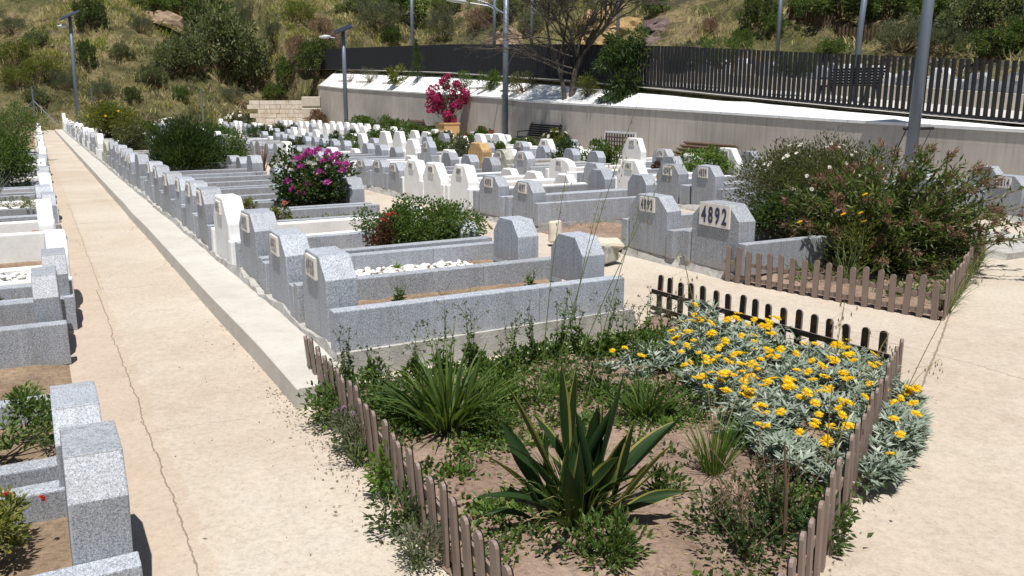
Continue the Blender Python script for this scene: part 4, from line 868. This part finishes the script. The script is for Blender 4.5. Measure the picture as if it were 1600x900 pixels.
# --- second planter shrubs
bush(1285,350,250,150,.04,'g_olive','large marguerite shrub covered in small white daisies in the second planter',leaf=(.045,.014),n=27000,clumps=120,uv=(2.45,6.5),flowers=('f_white',90,.026,True),clr=.42,name='daisy_shrub',cat='flowering shrub',up=.5)
bush(1205,355,None,(.42,.62),.10,'g_dark','dense dark green shrub behind plate 4892',leaf=(.045,.026),n=5000,clumps=40,uv=(2.0,5.75),clr=.4,flat=-1)
def redshrub():
    u,v=1.2,6.05; x,y,_=W(u,v); e=empty('redbrown_shrub',(x,y,.04),0,'large spreading shrub with red-brown leaf tips in the second planter','shrub'); L=MB();S_=MB();T_=MB()
    rs=random.Random(5)
    for k in range(230):
        a=rs.uniform(0,6.28); ro=rs.uniform(.1,1)**.6; tgt=np.array([math.cos(a)*ro*1.02+ .10,math.sin(a)*ro*.85,rs.uniform(.08,1.0)*(1.25-ro*.42)*1.12])
        if k<10: tgt=np.array([rs.uniform(.9,1.5),rs.uniform(-.5,.3),rs.uniform(.25,.85)])
        mid=tgt*np.array([.4,.4,.6])+np.array([0,0,.06]); Tt=np.linspace(0,1,6)[:,None]; pts=2*Tt*(1-Tt)*mid+Tt**2*tgt; S_.tube(pts,np.linspace(.011,.004,6),4,cap=False)
        nl=80; t=rng.uniform(.25,1,nl)[:,None]; P_=2*t*(1-t)*mid+t**2*tgt+rng.normal(size=(nl,3))*.02; D=rng.normal(size=(nl,3))*.7+(tgt-mid)/np.linalg.norm(tgt-mid)*.7+[0,0,.15]; L.leaves(P_,D,rng.uniform(.055,.10,nl),rng.uniform(.017,.028,nl),0)
        if k%2==0 or k<10:
            for q in range(2):
                c=tgt+rng.normal(size=3)*.035; d=(tgt-mid)/np.linalg.norm(tgt-mid); nl=20; T_.leaves(c+rng.normal(size=(nl,3))*.014,rng.normal(size=(nl,3))*.55+d,rng.uniform(.04,.08,nl),.014,0)
    L.build('foliage',leafm('leaf_olive_green',(.05,.085,.022),(.11,.155,.04),(.2,.21,.08)),e); S_.build('stem',M['brownstem'],e); T_.build('leaf_tips',M['g_brown'],e)
redshrub()
e=bush(1310,430,110,95,.05,'g_yellow','yellow-flowered broom-like shrub at the front of the second planter',leaf=(.045,.007),n=1500,clumps=26,uv=(.95,5.35),clr=.5,up=1.,flat=-1,stem='stem')
for (px,py) in ((1250,347),(1318,335),(1345,333),(1350,346),(1352,304)):
    q=P3(px,py,W(.95,5.35)[1]-.1)-np.array(e.location); rz=-e.rotation_euler[2]; q=np.array([q[0]*math.cos(rz)-q[1]*math.sin(rz),q[0]*math.sin(rz)+q[1]*math.cos(rz),q[2]]); flower(e,q,(0,-.5,1),.028,'f_yellow')
for i,(u,v) in enumerate(((.35,5.2),(.1,5.3),(.9,7.0),(.5,6.3),(1.2,5.0))):
    bush(0,0,None,(.16,.14),.05,'g_mid',f"low green weed inside the second planter behind its pickets, {ordn(i+1)} from the front right",leaf=(.04,.015),n=260,clumps=12,uv=(u,v),name='weed_plant',cat='weed',stem='stem',group='weeds of the second planter',clr=.6,flat=-1)
# --- shrubs among the graves
e=bush(492,336,118,100,.15,'g_dark','round geranium bush with large magenta flowers among the front row graves',leaf=(.06,.045),n=4200,clumps=46,name='geranium_bush',cat='flowering shrub',clr=.33,flat=-1)
rz=-e.rotation_euler[2]
def fl_px(e,pts,r,mat,dist,kind='rose'):
    rz=-e.rotation_euler[2]
    for (px,py) in pts:
        q=P3(px,py,dist)-np.array(e.location); q=np.array([q[0]*math.cos(rz)-q[1]*math.sin(rz),q[0]*math.sin(rz)+q[1]*math.cos(rz),q[2]]); d=np.array([-math.sin(-rz)*0,0,1.]); flower(e,q,(random.gauss(0,.3),random.gauss(0,.3)-.2,1),r,mat,kind)
gd=e.location[1]-.36
fl_px(e,[(465,250),(475,246),(497,236),(513,240),(482,238),(527,243),(528,257),(541,258),(458,297),(483,289),(512,287),(471,303),(505,253),(489,241),(520,249),(470,262),(535,268),(500,270),(450,285)],.066,'f_mag',gd)
fl_px(e,[(484,256),(492,259),(500,249),(512,262),(455,268)],.05,'f_white',gd,'rose')
bush(280,270,92,80,.05,'g_rosemary','large upright rosemary bush between path row and middle rows',leaf=(.11,.022),n=15000,clumps=110,name='rosemary_bush',cat='shrub',clr=.45,up=1.5,uv=(13.9,1.45),flat=-1)
bush(345,268,70,60,.05,'g_mid','leafy green bush right of the large rosemary',leaf=(.06,.04),n=3200,clumps=36,uv=(14.8,2.5),clr=.4,flat=-1)
bush(165,232,95,60,.0,'g_yellow','long yellow-green bush with small yellow flowers behind the path row',leaf=(.10,.045),n=7000,clumps=60,uv=(30,1.3),clr=.4,flowers=('f_yellow',22,.05,True),flat=-1)
bush(205,240,60,45,.0,'g_olive','brownish green bush right of the yellow-flowered one',leaf=(.08,.04),n=4200,clumps=36,uv=(21.5,1.2),clr=.4,flat=-1)
bush(130,205,50,32,.0,'g_mid','green bush by the left solar lamp',leaf=(.09,.04),n=1600,clumps=22,uv=(42,2.0),clr=.4,flat=-1)
e=bush(668,376,200,62,.25,'g_mid','rounded glossy green bush filling a grave in the front row',leaf=(.034,.022),n=12000,clumps=150,uv=(3.45,2.18),clr=.5,depth=.48,flat=-1)
e.rotation_euler=(0,0,0)
e=bush(603,380,50,52,.22,'g_red','dark red rose bush left of the rounded green bush',leaf=(.035,.022),n=900,clumps=16,uv=(3.35,1.72),clr=.4,flat=-1)
fl_px(e,[(606,336),(614,334),(598,344)],.024,'f_red',W(3.35,1.72)[1]-.14)
for (px,py,r,mat,lab,uv) in ((445,318,.036,'f_pink','pink rose plant in front of the geranium bush',(5.7,1.25)),(363,315,.03,'f_red','single red rose at the front row graves behind the white headstone',(6.75,1.05))):
    e=bush(px,py,None,(.22,.12),.3,'g_yellow',lab,leaf=(.035,.02),n=500,clumps=14,uv=uv,name='rose_plant',cat='rose',clr=.5,flat=-1); fl_px(e,[(px,py)],r,mat,W(*uv)[1])
# low plants in the grave beds of the front row
for i,(u,v0,v1,mat,lab) in enumerate(((5.4,.75,2.1,'g_yellow','low yellow-green succulents filling the fifth grave bed by the path'),(2.72,.8,1.6,'g_olive','low dry plants between the second and third graves by the path'),(10.2,.8,2.0,'g_yellow','low yellowish plants in the tenth grave bed by the path'))):
    e=empty('bed_plants',W(u,v0,float(gz(u,v0))+.30 if i!=1 else .27),AROW,lab,'plants'); b=MB(); n=900; P_=np.stack([rng.uniform(-.3,.3,n),rng.uniform(0,v1-v0,n),rng.uniform(-.02,.05,n)],1)*( [1,1,1] if i!=1 else [.5,1,1]); D=rng.normal(size=(n,3)); D[:,2]=np.abs(D[:,2])+.4; b.leaves(P_,D,.04,.018); b.build('foliage',M[mat],e)
for (px,py,uv,h,lab) in ((590,465,(1.05,.95),.18,'leafy weed in the first grave bed near its headstone'),(652,460,(.95,1.25),.10,'small round weed in the first grave bed'),(848,440,(1.0,1.98),.2,'upright weed before the first footstone'),(715,455,(1.0,1.5),.05,'flat weed in the first grave bed')):
    x,y,_=W(*uv); e=empty('weed_plant',(x,y,.27),0,lab,'weed','weeds on the first grave'); b=MB(); stalkplant(b,(0,0,0),h,4,.06,1,0,2.5,None,.5); b.build('foliage',[M['g_mid'],M['stem']],e)
    b=MB(); rosette(b,(0,0,0),16,.09,.035,.6); b.build('base_leaves',M['g_bright'],e)
x,y,_=W(2.1,1.35); e=empty('succulent',(x,y,.34),0,'small green succulent among the white pebbles','succulent'); b=MB(); rosette(b,(0,0,0),22,.06,.014,1.5); b.build('leaves',M['g_bright'],e)
# brown spiky flax
for (px,py,uv,s_,lab) in ((385,270,(13.0,2.75),.75,'brown spiky flax plant with arching blades among the middle rows'),(388,285,(11.2,2.3),.3,'small brown spiky tuft below the flax plant')):
    x,y,_=W(*uv); e=empty('flax_plant',(x,y,.0),0,lab,'plant'); b=MB(); tuft(b,(0,0,.1),36,s_,.035,.45,.25,0,.05,4); b.build('blades',M['g_brown'],e)
# mid and far rows of green
mids=[(600,236,70,34,'g_mid','green hedge-like bush behind plates 4902 and 4903'),(690,234,44,26,'g_mid','green rose bush with white blooms, left'),(748,230,54,28,'g_mid','green rose bush below the single red bloom'),(725,262,36,50,'g_grey','grey-green olive-like shrub between white headstones'),
(883,266,48,44,'g_rosemary','upright rosemary left of plate 4841'),(938,268,62,40,'g_mid','mid green rose bush left of plate 4795'),(1100,288,90,50,'g_bright','bright glossy shrub behind plate 4839'),(1145,243,40,28,'g_rosemary','round rosemary at the foot of the wall behind plate 4793'),(1205,236,44,30,'g_rosemary','upright rosemary left of the marguerite shrub, by the wall'),
(1400,246,66,26,'g_mid','green bush at the foot of the big lamp'),(470,192,40,26,'g_mid','green bush before the block wall'),(498,196,38,20,'g_brown','reddish bush beside the retaining wall end'),(375,196,44,20,'g_grey','pale-flowered bush left of the block wall'),(270,206,50,20,'g_grey','pale-flowered bush in the far rows'),
(410,222,50,24,'g_rosemary','dark rosemary in the far middle rows'),(470,240,60,22,'g_olive','purple-green sage bush in the middle rows'),(520,246,50,20,'g_mid','green low bush right of the sage'),(560,240,60,26,'g_mid','green leafy bush above the geranium'),(575,204,60,22,'g_mid','green bush left before the retaining wall'),(610,212,50,26,'g_mid','green bush before the brown bench'),(650,222,50,28,'g_mid','green bush right of the brown bench'),
(800,222,50,24,'g_yellow','yellowish rose bush by the dark bench'),(870,232,50,26,'g_yellow','light green bush before the shaded bench'),(668,214,44,16,'g_mid','green bush at the foot of the planter box'),(340,222,60,26,'g_mid','green bush in the far left rows'),(440,214,40,18,'g_rosemary','small dark rosemary in the far rows'),(1230,240,60,40,'g_olive','greenish shrub beside the wall behind the marguerites'),(1040,276,40,24,'g_red','dark red leaved bush left of plate 4840'),(820,238,40,20,'g_mid','white-flowered low bush behind plate 4846'),(770,250,36,26,'g_mid','leafy bush behind the golden stone'),(690,250,40,26,'g_mid','leafy bush left of the golden stone'),(1460,262,60,20,'g_yellow','low fern-like plant at the right behind the grey grave'),(536,228,50,20,'g_rosemary','dark green rosemary between far headstones'),(312,240,50,30,'g_mid','green bush behind the large rosemary'),(230,212,40,18,'g_mid','small green bush in the far left rows')]
wf={1,28,2,12,13,22}
for i,(px,py,w_,h_,mat,lab) in enumerate(mids):
    y=W(*G(px,py,.0))[1]; L=.05+.0016*y; fl=None
    if i in wf: fl=('f_red' if i==2 else 'f_white',3 if i==2 else 14,.05+.001*y,True)
    bush(px,py+3,w_,h_+3,float(gz(*G(px,py,0.))),mat,lab,leaf=(L*(1.3 if 'rosemary' in mat else 1),L*(.25 if 'rosemary' in mat else .6)),n=2600,clumps=26,clr=.42,up=1.2 if 'rosemary' in mat else .3,flowers=fl,group='shrubs among the graves',flat=-1)
# left side bushes
for (uv,rx,h,mat,lab,n) in (((13.6,-1.75),.62,.95,'g_mid','rounded green bush left of the path, nearer of the two large ones',7500),((24.5,-1.95),1.05,1.3,'g_mid','larger rounded green bush left of the path farther back',8500),((30,-2.6),1.2,1.2,'g_dark','dark green bush left of the path beyond the large one',3500),((18.2,-2.2),.7,.9,'g_dark','leafy bush at the left edge between the two large ones',3500)):
    bush(0,0,None,(rx,h),.1,mat,lab,leaf=(.06,.028),n=n,clumps=60,uv=uv,clr=.36,flat=-1,group='large bushes left of the path')
x,y,_=W(11.0,-1.85); e=empty('silver_shrub',(x,y,.1),0,'silvery grey spiky shrub at the left edge','shrub'); b=MB(); tuft(b,(0,0,0),170,.5,.014,.55,.2,0,.12,3); b.build('foliage',M['g_silver'],e)
for i,(u,v,w_,h_,mat,lab,n,fl) in enumerate(((-1.12,-1.45,.24,.15,'g_yellow','red-flowered succulents on the nearest left grave, by its headstone',1300,('f_red',3,.016,True)),(-1.08,-1.75,.16,.1,'g_olive','brownish succulents on the nearest left grave, farther left',400,None),(.0,-1.42,.36,.2,'g_mid','leafy weeds filling the second left grave by its headstone',1900,None),(.0,-1.85,.36,.2,'g_mid','leafy weeds filling the second left grave at the frame edge',1600,None),(.95,-1.35,.12,.10,'g_bright','small green weed on the bare strip left of the path',200,None),(2.2,-1.65,.05,.16,'g_mid','thin upright weed on the third left grave',120,None),(3.05,-1.7,.26,.05,'g_olive','low weeds on the fourth left grave',500,None),(7.7,-1.9,.5,.10,'g_yellow','yellow-green carpet plants on the left grave behind the white one',900,None),(6.5,-1.75,.25,.08,'g_mid','feathery weed on the white left grave',250,None),(9.4,-1.45,.42,.14,'g_yellow','low yellowish plants in front of the rounded left bush',500,None))):
    bush(0,0,None,(w_,h_),.15 if i!=4 else .02,mat,lab,leaf=(.035,.015),n=n,clumps=16,uv=(u,v),name='bed_plant',cat='plant',stem='stem',clr=.6,flat=-1,flowers=fl,group='plants on the left graves')
# bougainvillea
x,y,z=pb; e=empty('bougainvillea',(x,y,z+1.05),0,'magenta bougainvillea spilling over its pine planter box before the wall','flowering shrub'); b=MB(); C=[]
for (dx,dz,rx,rz_,n) in ((.05,1.45,.42,.3,1000),(-.45,1.05,.45,.4,1500),(.4,.85,.45,.5,1700),(-.5,.6,.4,.4,1300),(-.05,.4,.4,.45,1300),(.1,.0,.25,.3,500),(.8,1.1,.22,.2,300)):
    C+=list(crown(b,(dx,0,dz),(rx,.45,rz_),13,int(n*.8),.08,.07,0,.3,.0,.9,-1))
b.build('blossom',M['f_boug'],e); b=MB(); twigs(b,(0,0,-.3),C[::3],.018); b.build('stem',M['brownstem'],e); b=MB(); crown(b,(0,0,.8),(.6,.45,.8),20,500,.08,.05,0,.4); b.build('foliage',M['g_dark'],e)
# ledge plants
def ledge(px,py,hpx,wpx,mat,lab,v=15.75,n=1300,leaf=(.09,.035),up=.5,name='ledge_shrub',flat=-1,pit=True,clumps=22,clr=.45):
    u,_=onV(px,py,v); z=float(wallz(u)+(tz(u)-wallz(u))*.35)
    e=bush(px,py,wpx,hpx,z,mat,lab,leaf=leaf,n=n,clumps=clumps,uv=(u,v),up=up,name=name,group='plants on the white ledge',flat=flat,clr=clr)
    if pit:
        b=MB(); b.box((0,0,0),(.12,.9,.1)); b.box((.7,0,0),(.12,.9,.1)); b.box((.35,-.4,0),(.6,.1,.1)); o=b.build('planting_pit_rim',M['kerb']); o.location=W(u+.35,v,z+.05); o.rotation_euler=(R(0),0,AUV); tag(o,'low cement rim round the '+lab.split(' on ')[0],'planter rim','cement rims on the white ledge')
    return e
ledge(578,134,22,34,'g_grey','grey-green flowering plant on the white ledge left of the yellow agave',n=600)
ledge(622,134,22,26,'g_yellow','yellow-green agave-like plant on the white ledge',n=260,leaf=(.4,.09),clumps=8,clr=.15)
ledge(726,140,24,28,'g_mid','green plant on the white ledge behind the bougainvillea',n=600)
ledge(766,142,26,38,'g_mid','grey-green tussock on the white ledge left of the thick lamp',n=1100,leaf=(.16,.03))
ledge(818,148,28,48,'g_olive','olive-brown scrub on the white ledge right of the thick lamp',n=1300)
ledge(915,156,36,34,'g_yellow','yellow-green shrub at the foot of the bare tree',n=900,pit=False)
ledge(548,134,16,18,'g_brown','small reddish plant on the left end of the white ledge',n=200)
u,_=onV(652,134,15.9); z=float(wallz(u)+.3); x,y,_=W(u,15.9); e=empty('cypress',(x,y,z),0,'small dark conical cypress on the white ledge','tree'); b=MB(); C=[]
for k in range(10): t=k/9; C+=list(crown(b,(0,0,.5+t*1.5),(.42*(1-t)+.08,.42*(1-t)+.08,.22),9,300,.08,.02,0,.6,1.,.8,-1))
b.build('crown',M['g_dark'],e); MB().tube([(0,0,-.1),(0,0,.7)],[.04,.03],6).build('trunk',M['bark'],e)
# bare tree and leafy tree on the ledge
def baretree():
    u,_=onV(893,158,15.75); z=float(wallz(u))+.1; x,y,_=W(u,15.75); e=empty('bare_tree',(x,y,z),0,'nearly leafless grey tree with a forked trunk on the white ledge','tree'); T_=MB(); Bq=MB(); Tw=MB(); rs=random.Random(3); tips=[]
    def grow(p,d,L,r,lev,mb):
        n=5; pts=[p]; dd=d.copy()
        for k in range(n):
            dd=dd+np.array([rs.gauss(0,.12),rs.gauss(0,.12),rs.gauss(0,.09)+(.05 if lev<2 else 0)]); dd/=np.linalg.norm(dd); pts.append(pts[-1]+dd*L/n)
        mb.tube(pts,np.linspace(r,r*.6,n+1),7 if lev<2 else 4,cap=False)
        if lev>=3: tips.append(pts[-1]); tips.append(pts[-3])
        if lev<5:
            for k in range(3 if lev<1 else rs.choice([4,5,5])):
                i=rs.randint(2,n); a=rs.uniform(0,6.28); nd=dd*.9+np.array([math.cos(a),math.sin(a),rs.uniform(-.3,.9)])*.62; nd/=np.linalg.norm(nd); grow(pts[i],nd,L*rs.uniform(.62,.9),max(r*.5,.007),lev+1,Bq if lev<2 else Tw)
    s=np.array([0,0,0.])
    grow(s+[.0,0,0],np.array([.06,0,1.]),2.6,.12,0,T_); grow(s+[-.25,0,0],np.array([-.10,.05,1.]),2.1,.09,0,T_)
    tp=P3(905,65,y)-np.array([x,y,z]); 
    grow(tp*.8,np.array([.22,0,1.]),1.9,.05,1,T_); grow(tp*.75,np.array([-.28,0,1.]),1.9,.05,1,T_)
    for dz,dx in ((1.1,-1),(1.5,-1),(1.9,-1),(.9,-.9)): grow(np.array([0,0,dz]),np.array([dx,-.15,.25]),1.9,.03,3,Bq); grow(np.array([0,0,dz+.8]),np.array([dx,.2,1.]),1.5,.035,2,Bq)
    T_.build('trunk',M['bark'],e,smooth=True); Bq.build('branch',M['bark'],e); Tw.build('twigs',M['bark'],e)
    tp=np.array(tips); idx=rng.integers(0,len(tp),5200); b=MB(); b.leaves(tp[idx]+rng.normal(size=(5200,3))*.14,rng.normal(size=(5200,3)),.07,.022); b.build('crown',M['g_grey'],e)
baretree()
u,_=onV(968,162,15.8); z=float(wallz(u))+.1; x,y,_=W(u,15.8); e=empty('leafy_tree',(x,y,z),0,'dark leafy mango-like tree leaning on the bar fence','tree'); b=MB(); C=[]
for (dx,dz,rx,rz_,n) in ((0.1,1.9,.75,.5,1500),(-.35,1.35,.55,.45,1000),(.5,1.5,.5,.5,900),(0,.75,.45,.45,700),(-.2,.15,.5,.35,600),(.45,.5,.35,.4,400)): C+=list(crown(b,(dx,0,dz),(rx,.5,rz_),16,n,.16,.05,0,.45,-.3,.8,-1))
b.build('crown',M['g_dark'],e); b=MB(); b.tube([(0,0,-.1),(.05,0,.8),(.0,0,1.6)],[.07,.05,.03],6); twigs(b,(0,0,.4),C[::4],.015); b.build('trunk',M['bark'],e)
# upper terrace plants
for i,(px,py,w_,h_,d_,mat) in enumerate(((1125,92,90,44,30,'g_mid'),(1240,104,60,30,26,'g_mid'),(1080,82,60,26,34,'g_grey'),(1060,100,40,30,29,'g_dark'))):
    p=P3(px,py,d_); e=bush(px,py,w_,h_,float(p[2]-.3),mat,('feathery green reeds behind the fence','green shrub behind the terrace bench','grey-green shrub under the earth bank','dark shrub behind the fence by the leafy tree')[i],leaf=(.16,.035),n=1500,clumps=26,uv=UVof(p[0],p[1]),flat=-1,up=.9,group='shrubs behind the bar fence')
# ------------------------------------------------------------------ hillside: grass, scrub, banks
def hillpt(px,py): u,v=hit(px,py); return u,v,thill(u,v)
b=MB(); n=0; CU=[];
us=[];zs=[]
pts=[]
for k in range(15000):
    px=rng.uniform(-60,1680); py=rng.uniform(-60,200)**1.; pts.append((px,py))
def hitfast(px,py):
    r=ray(px,py); t=24.
    while t<170:
        p=r*t; u,v=UVof(p[0],p[1])
        if (u>52 or v>24) and CH+p[2]<thill(u,v): return u,v,t
        t+=.8
    return None
G1=MB();G2=MB();G3=MB(); A1=[[],[],[],[]]
rr=np.random.default_rng(4)
for k in range(26000):                              # a random scatter over the hill itself
    if rr.random()<.62: u=rr.uniform(54.5,88); v=rr.uniform(-42,26)
    else: u=rr.uniform(-6,88); v=rr.uniform(25.5,56)
    nz=mnoise.noise(Vector((u*.22,v*.22,7))); n2=mnoise.noise(Vector((u*.5,v*.5,17)))
    if nz+n2*.5<-.25: continue
    g=0 if n2>.0 else (1 if nz>.05 else 2)
    if v<-6 and u<75 and rr.random()<.4: g=1
    if max(u-57,v-28)<4.5+2*nz and rr.random()<.6: g=3
    A1[g].append(W(u,v,thill(u,v)-.03))
for g,mat,nb,L,Wd in ((0,'h_straw',9,.55,.05),(1,'h_yellow',9,.6,.06),(2,'h_olive',9,.5,.06),(3,'g_deadbrush',8,.5,.035)):
    P_=np.array(A1[g]); PP=np.repeat(P_,nb,0)+rng.normal(size=(len(P_)*nb,3))*[.16,.16,.02]; nn=len(PP); a=rng.uniform(0,6.28,nn); s_=rng.uniform(.1,.8,nn); D=np.stack([np.cos(a)*s_,np.sin(a)*s_,np.ones(nn)],1)
    bb=MB(); bb.blades(PP,D,rng.uniform(.5,1.2,nn)*L,rng.uniform(.7,1.2,nn)*Wd,.6,2); tag(bb.build('hill_grass',M[mat]),('dry straw-coloured grass over the hillside','yellow-green grass over the hillside','olive green grass over the hillside','brown dead scrub along the foot of the hill')[g],'grass',kind='stuff')
# shrub prototypes shared by hill shrubs
def proto(mat,n=2600,L=.11,Wd=.06,clumps=60,up=.2):
    b=MB(); C=crown(b,(0,0,.45),(1,1,.6),clumps,n,L,Wd,0,.26,up,.8,-.5); f=b.build('foliage',M[mat]); s_=MB(); twigs(s_,(0,0,-.1),C[:20],.02); st=s_.build('stem',M['brownstem']); d=(f.data,st.data); bpy.data.objects.remove(f); bpy.data.objects.remove(st); return d
PR={'dark':proto('h_dark',3200),'olive':proto('h_shrub',3200),'mid':proto('g_mid',3000),'fine':proto('g_grey',3600,.13,.02,70,.8),'yellow':proto('g_yellow',2600,.13,.03,60,.6),'brown':proto('g_brown',2400,.12,.03)}
shr=[(345,75,62,52,'olive'),(300,92,34,30,'olive'),(395,100,40,34,'olive'),(330,40,44,30,'dark'),(270,95,26,22,'olive'),(145,28,26,22,'dark'),(60,60,20,12,'olive'),(500,100,34,26,'dark'),(470,85,26,22,'brown'),(450,120,20,22,'mid'),(520,75,24,20,'brown'),(135,90,16,20,'dark'),(190,85,18,14,'olive'),(235,120,22,18,'olive'),(285,150,14,12,'mid'),(430,150,20,14,'mid'),(240,10,34,12,'mid'),(280,8,26,12,'dark'),(590,30,40,22,'fine'),(625,12,46,20,'mid'),(690,45,30,24,'fine'),(612,58,18,14,'dark'),(700,10,30,14,'olive'),(745,35,26,18,'brown'),(790,15,34,20,'olive'),(830,40,22,18,'olive'),(1020,14,24,16,'mid'),(1185,25,30,26,'dark'),(1210,45,18,16,'mid'),(1160,60,20,14,'mid'),(1320,15,64,28,'dark'),(1390,10,50,26,'dark'),(1450,20,40,26,'mid'),(1520,25,52,34,'olive'),(1570,10,50,30,'dark'),(1410,62,52,24,'fine'),(1480,70,46,24,'fine'),(1550,75,48,24,'dark'),(1300,80,24,14,'mid'),(1590,60,30,26,'mid'),(70,110,36,18,'yellow'),(25,85,36,22,'yellow'),(30,125,30,18,'yellow'),(100,130,24,16,'fine'),(160,140,24,14,'fine'),(360,150,24,12,'fine'),(470,25,30,16,'yellow'),(500,45,24,14,'brown'),(20,40,24,12,'fine'),(560,12,30,14,'olive'),(1110,40,16,12,'brown'),(1260,12,30,20,'mid'),(220,40,20,14,'fine'),(390,30,24,18,'fine'),(430,60,18,16,'fine'),(205,150,16,12,'dark'),(60,150,20,14,'olive')]
tone={'dark':'dark green','olive':'olive-grey','mid':'mid green','fine':'fine-leaved grey-green','yellow':'yellow-green','brown':'reddish-brown'}
from collections import Counter
cnt=Counter(); shr.sort(key=lambda s_:s_[0])
for (px,py,rx,ry,k) in shr:
    u,v=hit(px,py+ry*.8); x,y,z=W(u,v,thill(u,v)); mpp=(y*CT)/F; cnt[k]+=1
    e=empty('hill_shrub',(x,y,z-.15),random.uniform(0,6),f"{tone[k]} shrub on the hillside, {ordn(cnt[k])} of its tone from the left",'shrub','shrubs on the hillside'); s_=rx*mpp; e.scale=(s_,s_,ry*mpp*1.9)
    mk('foliage',PR[k][0],e); mk('stem',PR[k][1],e)
# ochre cut bank, purple rock, timber edging on the hill
def bank(cx,cy,wpx,hpx,mat,name,label,seed):
    u,v=hit(cx,cy+hpx*.4); x,y,z=W(u,v,thill(u,v)); mpp=y*CT/F; nx,nz=26,18; V=[];rx=wpx*mpp/2; rz_=hpx*mpp
    for i in range(nx+1):
        for j in range(nz+1):
            a=i/nx*2-1; t=j/nz; s_=math.sqrt(max(0,1-abs(a)**3)); yy=-.9*math.sin(t*math.pi*.5+.3)*s_+t*2.2; q=Vector((a*rx,yy,t*rz_*s_**.6)); nv=mnoise.noise_vector(q*.6+Vector((seed,0,0)))*.8+mnoise.noise_vector(q*1.7)*.35+mnoise.noise_vector(q*4)*.15; V.append(tuple(q+nv))
    fs=[(i*(nz+1)+j,(i+1)*(nz+1)+j,(i+1)*(nz+1)+j+1,i*(nz+1)+j+1) for i in range(nx) for j in range(nz)]
    o=MB().add(V,fs).build(name,M[mat],smooth=False); o.location=(x,y+.7,z-.6); tag(o,label,'earth bank' if mat=='ochre' else 'rock'); return o
bank(968,45,120,72,'ochre','earth_bank','bare ochre clay bank cut into the hill behind the fence',3)
bank(815,55,110,45,'gsoil','earth_bank','bare brown earth bank seen through the bare tree branches',9)
bank(1045,42,60,50,'purple','rock_outcrop','purple-grey rock outcrop right of the ochre bank',5)
bank(210,20,110,16,'gsoil','rock_outcrop','grey-brown rocky scar near the top left of the hill',6)
for (pts_,lab) in (([(1232,22),(1262,32),(1290,44),(1312,52)],'row of dark timber stakes stepping down the hillside'),([(1310,58),(1355,62),(1400,60)],'row of dark timber stakes behind the leaning pole')):
    e=empty('timber_edging',(0,0,0),0,lab,'timber edging','timber edgings on the hill'); 
    for (a,c) in zip(pts_[:-1],pts_[1:]):
        for t in np.linspace(0,1,9)[:-1]:
            u,v=hit(a[0]+(c[0]-a[0])*t,a[1]+(c[1]-a[1])*t+5); p=W(u,v,thill(u,v)); b=MB(); b.tube([(p[0],p[1],p[2]-.3),(p[0],p[1]-.05,p[2]+.3),(p[0],p[1]-.05,p[2]+.62+random.uniform(-.1,.1))],.07,5); b.build('stake',M['timber'],e)
